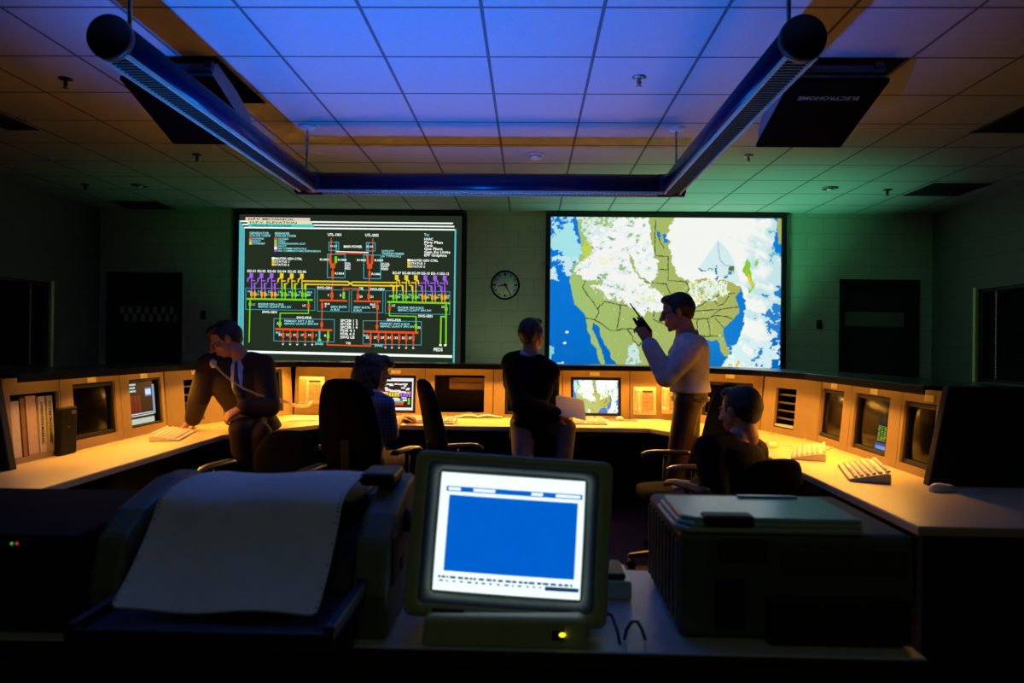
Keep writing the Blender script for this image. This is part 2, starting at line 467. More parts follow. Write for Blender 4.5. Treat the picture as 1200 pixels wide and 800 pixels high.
for nm, p, q in (('side_tube', (TX0, TYE, TZ), (TX0, TYB, TZ)), ('side_tube', (TX1, TYE, TZ), (TX1, TYB, TZ)), ('cross_tube', (TX0+TR*.6, TYB, TZ), (TX1-TR*.6, TYB, TZ))):
    mb, lv = arm_shell(p, q)
    t_ = mb.build(nm, TUBE, lt, True)
    lv.build('louvre', None, t_)
    t_.children[0].data.transform(wm(lt).inverted())
for x in (TX0, TX1):
    MB().lathe([(.002, -.02), (TR*1.06, -.02), (TR*1.1, -.005), (TR*1.1, .015), (.002, .02)], zframe((x, TYE, TZ), (0, 1, 0)), 36).build('end_cap', mat('end_cap_black', (12, 12, 14), .5), lt, True)
    MB().lathe([(.002, -.10), (TR*1.04, -.10), (TR*1.04, .10), (.002, .10)], zframe((x, TYB, TZ), (1, 0, 0)), 30).build('corner_joint', TUBE, lt, True)
for px, py, yy in ((TX0+.02, TYE+.1, 0), (TX1-.02, TYE+.1, 0), (TX0-.03, TYB+.02, 0), (TX1+.04, TYB+.02, 0)):
    r = MB().tube([(px, py, TZ+TR*.9), (px, py, H)], .009, 10).build('hanger_rod', METAL, lt, True)
    MB().lathe([(.004, 0), (.065, 0), (.06, -.016), (.012, -.03), (.004, -.03)], Matrix.Translation((px, py, H)), 24).build('ceiling_canopy', WHITEM, r)
    r.children[0].data.transform(wm(lt).inverted())

# ceiling projectors, tilted in their openings
def projector(cx, lab, wordmark):
    M = Matrix.Translation((cx, 4.44, 2.83)) @ Matrix.Rotation(math.atan2(-.19, .6), 4, 'X')
    o = thing('ceiling_projector', lab, 'projector', M=M)
    w, L = .28, .34
    MB().bb((-w, -L, -.028), (w, L, 0)).build('bottom_plate', mat('projector_black', (6, 6, 6), .9, spec=.04), o, bevel=.01)
    body = MB()
    prof = [(-L+.02, .0), (-L+.02, .10), (-L+.06, .13), (0, .15), (L-.14, .14), (L-.05, .10), (L-.02, .04), (L-.02, 0)]
    body.loft([[(x, y, z) for y, z in prof] for x in (-w+.015, w-.015)], smooth=False)
    body.build('housing', mat('projector_grey', (120, 130, 140), .45), o, bevel=.008)
    MB().bb((-w+.02, -L-.004, .03), (w-.02, -L+.025, .055)).bb((w-.07, -L-.006, .06), (w-.02, -L+.025, .1)).build('rear_panel', mat('projector_rear', (66, 78, 96), .5), o)
    for k in (-1, 0, 1):
        MB().lathe([(.002, 0), (.055, 0), (.06, .06), (.05, .07), (.045, .03), (.002, .025)], zframe((k*.15, L-.03, .06), (0, 1, 0)), 22).build('lens', BLKG, o)
    for k in (-1, 1):
        MB().bb((k*w*.8-.01, -.02, .1), (k*w*.8+.01, .02, .35)).build('hanger', DKMET, o)
    if wordmark:
        t = MB().use(mat('faint_lettering', (120, 128, 128), .5))
        # lettering on the underside, upside down when seen from behind
        put_text(t, 'ELECTROHOME', frame((.17, -L+.14, -.0295), (-1, 0, 0), (0, 1, 0)), .36, .034)
        t.build('wordmark', None, o)
projector(-2.15, 'dark projector tilted in the ceiling opening on the left, pale curved side', False)
projector(1.77, 'dark projector in the ceiling opening on the right, lettered underside', True)

# clock
p = at(592, 334, YB)
o = thing('wall_clock', 'round black-rimmed wall clock between the two big screens', 'clock', (p.x, YB, p.z))
R = .185
MB().lathe([(R*.86, .0), (R, .0), (R, -.03), (R*.95, -.045), (R*.87, -.035), (R*.86, -.02)], Matrix.Rotation(-PI/2, 4, 'X') @ Matrix.Scale(-1, 4, (0, 0, 1)), 40).build('rim', BLK, o)
MB().lathe([(.002, 0), (R*.87, 0), (R*.87, .018), (.002, .018)], zframe((0, 0, 0), (0, -1, 0)), 40).build('dial', mat('clock_dial', (240, 244, 232), .5), o)
nm = MB()
for i in range(60):
    a = i*PI/30; L = (.016 if i % 5 else .03); wd = .0022 if i % 5 else .006
    if i % 15 == 0: L, wd = .036, .010
    c, s = math.sin(a), math.cos(a)
    r0 = R*.82
    for_ = [(c*r0+s*wd, -.0185, s*r0-c*wd), (c*r0-s*wd, -.0185, s*r0+c*wd), (c*(r0-L)-s*wd, -.0185, s*(r0-L)+c*wd), (c*(r0-L)+s*wd, -.0185, s*(r0-L)-c*wd)]
    nm.add(for_, [(0, 1, 2, 3)])
nm.build('numerals', BLK, o)
def hand(a, L, w, name, m, y):
    c, s = math.sin(a), math.cos(a)
    MB().add([(-c*.03+s*w, y, -s*.03-c*w), (-c*.03-s*w, y, -s*.03+c*w), (c*L-s*w*.5, y, s*L+c*w*.5), (c*L+s*w*.5, y, s*L-c*w*.5)], [(0, 1, 2, 3)]).build(name, m, o)
hand(math.radians(261), .085, .009, 'hour_hand', BLK, -.022)
hand(math.radians(150), .135, .007, 'minute_hand', BLK, -.025)
hand(math.radians(195), .15, .002, 'second_hand', mat('red_hand', (190, 40, 40), .5), -.028)
MB().lathe([(.001, 0), (.012, 0), (.012, .03), (.001, .03)], zframe((0, 0, 0), (0, -1, 0)), 14).build('centre_boss', BLK, o)
# ================================================================== big projection screens
YS = YB-.055
SCRN = {'L': (-3.684, -.862, 1.116, 2.975), 'R': (.253, 3.115, 1.093, 2.977)}
def puv(s, x, y):
    if s == 'L': v = (y-(253-(x-281)*.0045))/174.2; u = (x-(281-1.2*v))/260.3
    else: v = (y-(252.7+(x-646)*.0172))/176.8; u = (x-(646-2.7*v))/269.5
    return u, v
def spt(s, x, y, k=0):
    u, v = puv(s, x, y); a, b, c, d = SCRN[s]
    return (a+u*(b-a), YS-.0015*k, d-v*(d-c))
FRM = mat('screen_frame_black', (13, 13, 14), .5)
def screen_frame(o, s, m=.06):
    a, b, c, d = SCRN[s]; f = MB()
    f.bb((a-m, YS-.03, c-m), (a, YB, d+m*.7)); f.bb((b, YS-.03, c-m), (b+m, YB, d+m*.7)); f.bb((a, YS-.03, d), (b, YB, d+m*.7)); f.bb((a, YS-.03, c-m), (b, YB, c))
    f.build('screen_frame', FRM, o, True, bevel=.006)
sl = thing('projection_screen', 'wide wall screen showing a colour power distribution diagram', 'screen', ((SCRN['L'][0]+SCRN['L'][1])/2, YB, 2.05), 0, 'big wall screens')
screen_frame(sl, 'L')
sr = thing('projection_screen', 'wide wall screen showing a satellite weather map of North America', 'screen', ((SCRN['R'][0]+SCRN['R'][1])/2, YB, 2.05), 0, 'big wall screens')
screen_frame(sr, 'R')

K = 1.0
GC = {'cy': glow('diagram_cyan', (92, 190, 200), K), 'cb': glow('diagram_blue', (70, 158, 176), K), 'wh': glow('diagram_white', (238, 246, 238), 1.15), 'or': glow('diagram_orange', (226, 84, 36), K),
      'gr': glow('diagram_green', (120, 214, 30), K), 'ye': glow('diagram_yellow', (240, 206, 40), K), 'pu': glow('diagram_purple', (160, 96, 230), K), 'am': glow('diagram_amber', (246, 168, 30), K),
      'pk': glow('tab_pink', (232, 200, 196), K), 'tg': glow('tab_green', (214, 232, 176), K), 'tc': glow('tab_cyan', (70, 200, 200), K), 'dk': glow('diagram_ground', (36, 46, 33), K), 'lt': glow('diagram_text_cyan', (150, 226, 232), K)}
def Z1(x, y): return 278+x/8.888, 250+y/8.888
def Z2(x, y): return 410+x/8.888, 250+y/8.888
def Z3(x, y): return 278+x/8.694, 336+y/8.694
def Z4(x, y): return 410+x/8.694, 336+y/8.694
g0 = MB().use(GC['dk'])
a, b, c, d = SCRN['L']
g0.quad((a, YS, c), (b, YS, c), (b, YS, d), (a, YS, d)); g0.build('display_ground', None, sl, True)
D = MB()
class Draw:
    def __init__(s, Z): s.Z = Z
    def ln(s, c, pts, w=7, k=2):
        D.use(GC[c]); pts = [s.Z(*p) for p in pts]; w = w/8.8/2
        for (x0, y0), (x1, y1) in zip(pts[:-1], pts[1:]):
            dx, dy = x1-x0, y1-y0; L = math.hypot(dx, dy) or 1; nx, ny = -dy/L*w, dx/L*w; ex, ey = dx/L*w*.9, dy/L*w*.9
            D.quad(spt('L', x0-ex+nx, y0-ey+ny, k), spt('L', x1+ex+nx, y1+ey+ny, k), spt('L', x1+ex-nx, y1+ey-ny, k), spt('L', x0-ex-nx, y0-ey-ny, k))
    def fr(s, c, x0, y0, x1, y1, w=6): s.ln(c, [(x0, y0), (x1, y0), (x1, y1), (x0, y1), (x0, y0)], w, 1)
    def bk(s, c, x0, y0, x1, y1, k=3):
        D.use(GC[c]); q = [s.Z(*p) for p in ((x0, y1), (x1, y1), (x1, y0), (x0, y0))]
        D.quad(*[spt('L', x, y, k) for x, y in q])
    def tx(s, c, t, x, y, w, h=20, k=4):   # x,y: lower left, in zoom units
        D.use(GC[c]); X, Y = s.Z(x, y); X1, Y1 = s.Z(x+w, y-h)
        p0 = Vector(spt('L', X, Y, k)); p1 = Vector(spt('L', X1, Y, k)); p2 = Vector(spt('L', X, Y1, k))
        put_text(D, t, frame(p0, p1-p0, p2-p0), (p1-p0).length, (p2-p0).length)
A, B_, C_, E_ = Draw(Z1), Draw(Z2), Draw(Z3), Draw(Z4)
# window borders
for i, (x, y) in enumerate(((36, 97), (58, 130), (78, 163))):
    A.ln('cy', [(x-4, y), (x-10, 1560-0*i)], 19 if i < 2 else 16)
    A.ln('wh', [(x, y), (2240+i*14, y-4)], 15)
A.ln('cy', [(78+2195, 160), (2262, 1540)], 17)
C_.ln('wh', [(20, 690), (2185, 705)], 26)
A.bk('pk', 90, 54, 765, 88); A.bk('tg', 108, 88, 785, 122); A.bk('tc', 122, 122, 802, 157)
A.tx('dk', 'H.P.V. MECHANICAL', 118, 84, 480, 24); A.tx('dk', 'H.P.V. ELEVATION', 135, 117, 490, 22); A.tx('dk', 'TREASURY VOLTAGE', 150, 151, 420, 22)
# legends
A.tx('lt', 'GENERATOR', 132, 230, 205, 22); A.tx('lt', 'COLOR CODE', 132, 256, 220, 22)
for i, (c, t, w) in enumerate((('or', 'RUNNING', 120), ('cy', 'READY', 90), ('ye', 'STANDBY', 135))):
    A.bk(c, 130, 264+i*26, 158, 290+i*26); A.tx('lt', t, 164, 287+i*26, w, 19)
A.tx('lt', 'BREAKER', 398, 230, 155, 22); A.tx('lt', 'COLOR CODE', 398, 256, 220, 22)
for i, (c, t, w) in enumerate((('or', 'CLOSED', 110), ('gr', 'OPEN', 75), ('cy', 'OPEN/DRAWN OUT', 290), ('am', 'FAULT', 90), ('wh', 'NO COMM WITH PLC', 300), ('pu', 'NO COMM/FUTURE EXPANSION', 445))):
    A.bk(c, 392, 264+i*25, 422, 289+i*25); A.tx('lt', t, 430, 287+i*25, w, 19)
for dr, x in ((A, 368), (B_, 605)):
    dr.bk('wh', x, 472, x+28, 498); dr.tx('wh', 'MASTER GEN CTRL', x+32, 497, 285, 24)
    dr.bk('ye', x, 503, x+28, 530); dr.tx('wh', 'STATUS 1', x+32, 528, 150, 22); dr.bk('ye', x, 533, x+28, 562); dr.tx('wh', 'STATUS 2', x+32, 560, 150, 22)
B_.tx('lt', 'To:', 775, 228, 55, 28)
for i, (t, w) in enumerate((('HVAC', 92), ('Fire Plan', 192), ('Tank', 92), ('Gas Plant', 190), ('Gen Eq Units', 270), ('EFF Graphics', 235))): B_.tx('wh', t, 777, 274+i*33.5, w, 27)
# utility feeds
for dr, x0, oth in ((A, 985, 0), (B_, 245, 1)):
    sx = 1 if not oth else -1
    dr.tx('wh', 'UTL-1001' if not oth else 'UTL-2002', x0-36 if not oth else x0-80, 240, 140, 28)
    if not oth:
        dr.ln('or', [(985, 265), (985, 470)], 8); dr.fr('cb', 962, 305, 1062, 392, 9); dr.ln('cb', [(1040, 305), (1040, 400)], 12); dr.tx('wh', '51-51', 975, 356, 70, 20)
        dr.fr('cb', 948, 432, 1130, 678, 9)
        dr.ln('or', [(975, 450), (980, 520), (1000, 560)], 26); dr.bk('gr', 1022, 455, 1048, 520); dr.ln('or', [(1030, 520), (1005, 560)], 20); dr.bk('or', 978, 530, 1028, 578)
        dr.ln('or', [(1003, 570), (1003, 610), (1003, 800)], 9); dr.bk('or', 990, 605, 1016, 668)
        dr.tx('wh', 'R1001', 868, 500, 95, 22); dr.tx('wh', 'R1002', 1055, 500, 92, 22); dr.tx('wh', 'R1004', 1025, 644, 95, 22)
        for i, t in enumerate(('DUAL', 'SWIT', 'FEED')): dr.tx('wh', t, 1130, 536+i*27, 60, 22)
    else:
        dr.ln('or', [(245, 265), (245, 470)], 8); dr.fr('cb', 178, 305, 268, 392, 9); dr.ln('cb', [(197, 305), (197, 400)], 12); dr.tx('wh', '51-52', 180, 356, 70, 20)
        dr.fr('cb', 152, 435, 328, 682, 9)
        dr.ln('or', [(190, 450), (195, 520), (213, 560)], 24); dr.ln('or', [(240, 450), (236, 520), (216, 560)], 24); dr.bk('or', 188, 530, 240, 578)
        dr.ln('or', [(211, 570), (211, 800)], 9); dr.bk('or', 199, 605, 225, 660)
        dr.tx('wh', 'R1003', 80, 500, 95, 22); dr.tx('wh', 'R1005', 262, 500, 92, 22); dr.tx('wh', 'R1006', 232, 644, 95, 22)
        for i, t in enumerate(('DUAL', 'SWIT', 'FEED')): dr.tx('wh', t, 332, 536+i*27, 92-8*i, 22)
        for i, (t, w) in enumerate((('UTILITY', 130), ('TRANSFORMER', 235), ('(6 TYPICAL)', 200))): dr.tx('lt', t, 338, 402+i*26, w, 21)
A.ln('wh', [(1035, 403), (1370, 408)], 9); A.ln('or', [(1035, 418), (1370, 420)], 13)
A.tx('wh', 'MAIN POWER', 1116, 362, 190, 26)
# generators
for dr, base, order in ((A, 150, 'pppyyy'), (B_, 490, 'yyyppp')):
    for i, q in enumerate(order):
        c = 'pu' if q == 'p' else 'ye'; x = base+i*(105.5 if dr is A else 99); s = 1 if dr is A else -1
        dr.tx('wh', 'EG-%02d' % (i+1 if dr is A else i+7), x-38, 632, 88, 26)
        dr.bk(c, x-14, 640, x+24, 692)
        dr.ln(c, [(x-12*s, 690), (x-30*s, 700), (x-34*s, 728)], 14)
        lo = 'pu' if q == 'p' else 'ye'
        dr.ln(lo, [(x+6, 692), (x+6, 990 if False else 800)], 9); dr.ln(c, [(x+6, 720), (x+40*s, 720)], 12)
        dr.ln(c, [(x+60*s, 748), (x+36*s, 750), (x+34*s, 800)], 11)
A.ln('ye', [(700, 718), (1160, 718), (1215, 755), (1690, 755)], 15); A.ln('ye', [(725, 752), (1165, 752), (1210, 722), (1650, 722)], 14)
A.ln('ye', [(725, 752), (722, 800)], 12); B_.ln('ye', [(470, 755), (466, 800)], 12)
# sections
C_.fr('cb', 95, 35, 800, 255, 6); C_.fr('cb', 826, 40, 1150, 262, 6); E_.fr('cb', 26, 40, 345, 268, 6); E_.fr('cb', 370, 42, 1022, 275, 6)
C_.ln('gr', [(112, 146), (772, 148)], 19); E_.ln('gr', [(398, 156), (1018, 160)], 19)
C_.ln('or', [(856, 150), (1122, 151)], 18); E_.ln('or', [(58, 153), (316, 154)], 18)
for i in range(6):
    x = 154+i*104; c = 'pu' if i < 3 else 'ye'; n = 'am' if i < 3 else 'gr'
    for j in (0, 33):
        C_.ln(c if i < 3 else 'gr', [(x+j, -10), (x+j, 70)], 9); C_.ln(n, [(x+j, 60), (x+j, 140)], 10); C_.bk(n, x+j-13, 72, x+j+13, 116)
    C_.tx('lt', str(10+i), x-44, 78, 34, 20); C_.tx('lt', str(20+i), x+42, 108, 34, 20)
    x = 452+i*98; n = 'gr' if i < 3 else 'am'; c = 'ye' if i < 3 else 'pu'
    for j in (0, 31):
        E_.ln(c, [(x+j, -10), (x+j, 80)], 9); E_.ln(n, [(x+j, 65), (x+j, 150)], 10); E_.bk(n, x+j-12, 80, x+j+12, 124)
    E_.tx('lt', str(30+i), x-46, 88 if i else 106, 34, 20); E_.tx('lt', str(40+i), x+40, 114, 30, 20)
C_.tx('lt', 'BUS', 724, 78, 50, 18); C_.tx('lt', '09', 724, 106, 36, 20); E_.tx('lt', 'BUS', 985, 92, 34, 18)
C_.tx('wh', 'SWG-GEN', 822, 32, 150, 24); E_.tx('wh', 'SWG-GEN', 214, 40, 145, 26)
C_.tx('wh', 'SWG-GEN', 264, 290, 150, 24); E_.tx('wh', 'SWG-GEN', 702, 308, 145, 26); C_.tx('wh', 'SWG-PDR', 616, 342, 155, 24); E_.tx('wh', 'SWG-PDR', 386, 354, 145, 26)
for dr, x, y, t in ((C_, 222, 208, 'ENGINE GEN A BUS'), (E_, 496, 222, 'ENGINE GEN B BUS'), (C_, 490, 378, 'PRIMARY SWT A BUS'), (E_, 316, 390, 'PRIMARY SWT B BUS')):
    dr.tx('lt', t, x, y, 300 if 'PR' in t else 262, 21); dr.tx('lt', '480VAC UL/NTY 3PH 3W', x, y+27, 350 if 'PR' in t else 340, 21)
C_.tx('lt', 'SERV ENTR', 962, 226, 168, 22); C_.tx('lt', 'A BUS', 962, 254, 90, 22); E_.tx('lt', 'SERV ENTR', 48, 228, 168, 22); E_.tx('lt', 'B BUS', 48, 258, 84, 22)
C_.tx('wh', 'BUS', 902, 194, 52, 18); C_.tx('wh', '2', 902, 218, 18, 18); E_.tx('wh', 'BUS', 216, 194, 54, 20); E_.tx('wh', '22', 236, 218, 36, 18)
C_.ln('or', [(974, 40), (974, 140)], 14); C_.bk('or', 958, 70, 990, 122); C_.tx('wh', '1', 926, 106, 16, 22); C_.bk('gr', 1082, 62, 1108, 130); C_.tx('wh', '2', 1054, 106, 18, 22)
C_.ln('or', [(1092, 60), (1092, 24), (1250, 22)], 9); E_.ln('or', [(-60, 22), (92, 24), (92, 140)], 10); E_.bk('or', 78, 75, 104, 130); E_.tx('wh', 'TIE', 104, 36, 42, 26); E_.tx('wh', '23', 106, 116, 32, 22)
E_.ln('or', [(202, 0), (202, 145)], 13); E_.bk('or', 188, 80, 216, 128); E_.tx('wh', '21', 218, 116, 30, 22)
C_.ln('or', [(876, 160), (872, 450)], 11); C_.bk('or', 864, 180, 888, 232); C_.bk('or', 860, 376, 886, 424)
E_.ln('or', [(290, 165), (286, 455)], 11); E_.bk('or', 278, 190, 304, 238); E_.bk('or', 274, 388, 300, 432)
C_.ln('gr', [(140, 150), (132, 590)], 12); C_.bk('gr', 126, 184, 154, 218); C_.tx('lt', 'LC', 164, 212, 30, 20)
C_.ln('gr', [(736, 150), (736, 286), (448, 288), (445, 430)], 11); C_.bk('or', 724, 182, 750, 232); C_.tx('wh', 'LC', 676, 216, 34, 22); C_.bk('gr', 432, 378, 462, 420); C_.tx('wh', '2', 414, 404, 16, 22)
E_.ln('gr', [(412, 160), (412, 298), (682, 300), (682, 455)], 11); E_.bk('or', 400, 190, 426, 240); E_.tx('wh', 'LC', 436, 202, 34, 22); E_.bk('gr', 668, 380, 694, 424); E_.tx('wh', '22', 696, 424, 32, 22)
E_.ln('gr', [(985, 160), (985, 585)], 16); E_.ln('gr', [(985, 298), (935, 298), (930, 585)], 16); E_.bk('gr', 972, 200, 1000, 240); E_.tx('wh', 'LC', 940, 208, 30, 22)
C_.fr('cb', 384, 345, 1000, 575, 7); E_.fr('cb', 146, 352, 736, 592, 7)
C_.ln('or', [(408, 452), (968, 456)], 22); E_.ln('or', [(162, 462), (698, 468)], 22)
for i, x in enumerate((480, 552, 625, 706, 778)):
    C_.ln('or', [(x, 460), (x, 595)], 9); C_.bk('or', x-13, 490, x+13, 540); C_.tx('wh', str(11+i*2), x-48, 520, 32, 22); C_.tx('wh', 'v', x-12, 616, 24, 22)
C_.ln('cy', [(850, 470), (850, 560)], 18); C_.bk('gr', 834, 548, 868, 572); C_.ln('gr', [(938, 470), (938, 560)], 16); C_.bk('gr', 924, 490, 952, 540); C_.tx('lt', '7', 808, 522, 18, 22); C_.tx('wh', '8', 898, 522, 18, 22)
C_.tx('lt', 'SPARE', 805, 608, 85, 22); C_.ln('or', [(930, 560), (930, 606), (1365, 610)], 13); C_.tx('wh', 'TIE', 1118, 596, 50, 22); C_.tx('lt', 'BUS', 404, 498, 50, 20); C_.tx('lt', '10', 428, 522, 32, 20)
for i, x in enumerate((222, 302, 374, 440, 512, 584, 655)):
    E_.ln('or', [(x, 470), (x, 570 if i < 2 else 612)], 11); E_.bk('or', x-13, 498, x+13, 548); E_.tx('wh', str(25+i*2), x-48, 534, 32, 24)
    if i > 1: E_.tx('wh', 'v', x-12, 634, 24, 22)
E_.ln('or', [(222, 560), (222, 612), (0, 610)], 13); E_.tx('lt', 'SPARE', 262, 616, 85, 24); E_.tx('lt', 'BUS', 148, 512, 50, 20)
E_.tx('wh', 'PEDS', 860, 652, 92, 34); E_.bk('wh', 918, 582, 942, 600); E_.bk('wh', 966, 582, 990, 600)
for i, t in enumerate(('SPCEB 1 2', 'SPCEB 1 3', 'SPCEB 1 4', 'PDR 4 1', 'PDR 4 3', 'SWG LB')): C_.tx('wh', t, 1062, 368+i*34, 175-(i > 2)*30, 27)
D.build('power_diagram', None, sl, True)

# ------------------------------------------------------------------ weather map (an image made of coloured cells)
def fbm(x, y, seed, oct=4, f=1.0):
    out = np.zeros_like(x); amp = 1; tot = 0
    for o in range(oct):
        rs = np.random.RandomState(seed+o*17); G = rs.rand(257, 257)
        X = x*f; Y = y*f; xi = np.floor(X).astype(int); yi = np.floor(Y).astype(int); fx = X-xi; fy = Y-yi
        fx = fx*fx*(3-2*fx); fy = fy*fy*(3-2*fy)
        g = lambda i, j: G[(xi+i) % 256, (yi+j) % 256]
        out += amp*((g(0, 0)*(1-fx)+g(1, 0)*fx)*(1-fy)+(g(0, 1)*(1-fx)+g(1, 1)*fx)*fy); tot += amp; amp *= .55; f *= 2.1
    return out/tot
def inpoly(x, y, p):
    r = np.zeros(x.shape, bool); n = len(p)
    for i in range(n):
        (x0, y0), (x1, y1) = p[i], p[(i+1) % n]
        c = ((y0 > y) != (y1 > y)) & (x < (x1-x0)*(y-y0)/((y1-y0) or 1e-9)+x0)
        r ^= c
    return r
def seg(x, y, pts, w):
    r = np.zeros(x.shape, bool)
    for (x0, y0), (x1, y1) in zip(pts[:-1], pts[1:]):
        dx, dy = x1-x0, y1-y0; t = np.clip(((x-x0)*dx+(y-y0)*dy)/(dx*dx+dy*dy+1e-9), 0, 1)
        r |= (x-x0-t*dx)**2+(y-y0-t*dy)**2 < w*w
    return r
def weather(x, y):
    n1 = fbm(x, y, 1, 4, .22)-.5; n2 = fbm(x, y, 50, 4, .22)-.5; n3 = fbm(x, y, 90, 4, .12); n4 = fbm(x, y, 140, 3, .35)
    wx, wy_ = x+n1*2.2, y+n2*2.2; bx, by = x+n1*9, y+n2*9
    L = lambda c: np.array(lin(c))
    t = np.clip((x-660)/190, 0, 1)[..., None]
    col = L((156, 190, 110))*(1-t)+L((166, 168, 84))*t
    BLUE = L((0, 116, 214)); ocean = np.zeros(x.shape, bool)
    oc = [[(640, 250), (676, 252), (680, 275), (683, 292), (676, 305), (670, 318), (669, 330), (672, 345), (675, 357), (683, 364), (688, 371), (690, 385), (695, 397), (694, 402), (701, 409), (703, 420), (708, 431), (709, 440), (635, 440)],
          [(697, 378), (701.8, 381.6), (705, 385), (706, 394.6), (711, 404), (717.8, 413.6), (718.4, 419.6), (727, 430), (728, 440), (713, 440), (712.4, 429), (709, 416), (704, 403), (699.4, 392), (696.4, 386)],
          [(880, 250), (875, 331), (871, 332), (868, 340), (863, 347), (867, 358), (868, 364), (862, 371.5), (857, 375.6), (850, 384), (849.5, 392), (853.6, 404), (857, 410), (856, 416), (851, 417), (846.5, 410), (846, 402), (842, 396.4), (836, 399), (829, 396), (824, 398), (812, 402), (800, 415), (796, 440), (925, 440), (925, 250)],
          [(777, 272), (782, 273), (784, 282), (779, 283)], [(771, 268), (775, 270), (775, 276), (771, 276)]]
    for p in oc: ocean |= inpoly(wx, wy_, p)
    ocean &= ~inpoly(wx, wy_, [(911, 250), (920, 250), (920, 285), (912, 283)])
    shade = np.clip((y-300)/130, 0, 1)[..., None]
    col = np.where(ocean[..., None], BLUE*(1-shade*.22), col)
    DK = L((52, 66, 36)); ln = np.zeros(x.shape, bool)
    for p in [[(671, 318), (689, 323), (702, 325), (714, 328)], [(688, 327), (684, 336), (689, 344), (703, 362.6), (703.6, 367), (699.6, 375)],
              [(688, 373), (699.6, 375), (717, 387), (725, 387.6), (728, 387.6), (729, 385.5), (747, 385.5)], [(703, 362.6), (704.5, 358), (707, 357.5), (708.6, 353), (729, 357), (745, 360)], [(729, 357), (725, 387)],
              [(755.5, 364), (753, 385)], [(755.5, 364), (768.5, 364.5), (768.5, 374), (780, 379)], [(737, 386), (743.7, 394.5), (744, 399), (751, 405), (755, 400), (760, 400), (770, 412), (775, 420)],
              [(768.7, 257), (768.5, 298), (780, 299), (784, 299), (784.7, 328), (805, 328.6), (809, 336), (805, 344)], [(739, 295), (748, 295)], [(772, 314), (785, 315)], [(755, 329), (782, 332), (787, 343)], [(756, 317), (755, 331)],
              [(809.7, 372.7), (833.4, 371.5), (845, 361.4)], [(814.4, 363.8), (839.4, 361.4), (866.7, 357.8)], [(809.7, 372.7), (814.4, 361), (818, 359), (826, 355), (831, 349.5), (839, 351), (843, 356.6), (849, 355), (855, 345)],
              [(839, 351), (841, 346), (846.5, 343), (862, 341.5)], [(819, 372.7), (819, 385), (818, 393)], [(830, 371.5), (833.4, 384), (834, 393)], [(839.4, 371.5), (850.7, 382.8)], [(836, 370), (843, 368.5), (852, 369), (859.6, 372)], [(824, 393.4), (849, 392)],
              [(772, 273), (774, 282), (779, 289)], [(809, 372), (800, 376)], [(683, 254), (688, 268), (690, 276)], [(708, 262), (714, 270), (718, 280)]]:
        ln |= seg(wx, wy_, p, .55)
    edge = ocean ^ inpoly(wx+.9, wy_+.7, oc[0]) if False else None
    col = np.where(ln[..., None], DK, col)
    WH = L((238, 238, 234)); PC = L((160, 222, 226)); PG = L((206, 228, 230))
    def put(col, m, c): return np.where(m[..., None], c, col)
    col = put(col, inpoly(bx, by, [(668, 256), (676, 275), (683, 292), (677, 306), (661, 304), (661, 295), (646, 291), (644, 283), (654, 275)]), PC)
    sc = inpoly(bx, by, [(642, 300), (678, 300), (680, 318), (655, 330), (642, 325)]) & (n3 > .5); col = put(col, sc, L((190, 226, 232)))
    sc = inpoly(bx, by, [(642, 252), (672, 252), (660, 280), (642, 285)]) & (n4 > .56); col = put(col, sc, L((170, 220, 226)))
    c1 = inpoly(bx, by, [(690, 256), (700, 262), (716, 265), (724, 254), (760, 254), (764, 270), (766, 285), (768, 297), (772, 308), (771, 322), (763, 331), (755, 326), (747, 316), (739, 295), (737, 303), (747, 318), (752, 328), (766, 336), (777, 344), (783, 353), (785, 361), (770, 364), (752, 364), (735, 357), (727, 345), (718, 352), (704, 338), (708, 328), (688, 328), (674, 320), (676, 312), (684, 303), (693, 300), (694, 285), (688, 270)])
    n5 = fbm(x+y*.4, y*1.3-x*.3, 410, 4, .15); c1 &= ~(n5 > .73); col = put(col, c1, WH)
    sc = inpoly(bx, by, [(690, 335), (725, 330), (740, 352), (715, 352)]) & (n4 > .54); col = put(col, sc, WH)
    sc = inpoly(bx, by, [(676, 252), (725, 252), (712, 275), (690, 285)]) & (n4 > .50); col = put(col, sc, L((205, 228, 226)))
    sc = inpoly(bx, by, [(745, 355), (760, 358), (756, 372), (750, 366)]) & (n4 > .42); col = put(col, sc, WH)
    st = inpoly(bx, by, [(684, 280), (696, 284), (694, 304), (682, 303)]) & (n4 > .46); col = put(col, st, L((190, 206, 70)))
    yl = inpoly(bx, by, [(745, 340), (782, 352), (786, 362), (752, 350)]) & (n4 > .55); col = put(col, yl, L((226, 228, 150)))
    yl = inpoly(bx, by, [(705, 300), (725, 300), (722, 310), (706, 308)]) & (n4 > .52); col = put(col, yl, L((232, 232, 180)))
    c3 = inpoly(bx, by, [(790, 250), (908, 250), (912, 268), (905, 284), (913, 296), (918, 310), (918, 380), (912, 392), (905, 396), (903, 415), (893, 428), (886, 440), (842, 440), (850, 426), (858, 412), (864, 402), (868, 394), (873, 382), (874, 362), (873, 345), (870, 333), (850, 327), (838, 332), (826, 323), (814, 331), (805, 326), (793, 318), (788, 300), (785, 290), (783, 273)])
    col = put(col, c3, WH)
    ws = fbm(x*.55+y*.35+n3*14, y*.9-x*.5, 210, 4, .10)       # feathered streaks
    east = np.clip((x-876)/30+(ws-.5)*4.0, 0, 1)
    east = np.where(c3, east, 0)[..., None]*.62
    col = col*(1-east)+L((150, 210, 220))*east
    gap = c3 & (x > 882) & (y > 332) & (ws*.75+n4*.25+(x-890)*.008+(y-380)*.001 > .66); col = put(col, gap, L((34, 122, 200)))
    gap = c3 & (x > 886) & (y < 310) & (ws*.8+n4*.2 > .63); col = put(col, gap, L((110, 180, 190)))
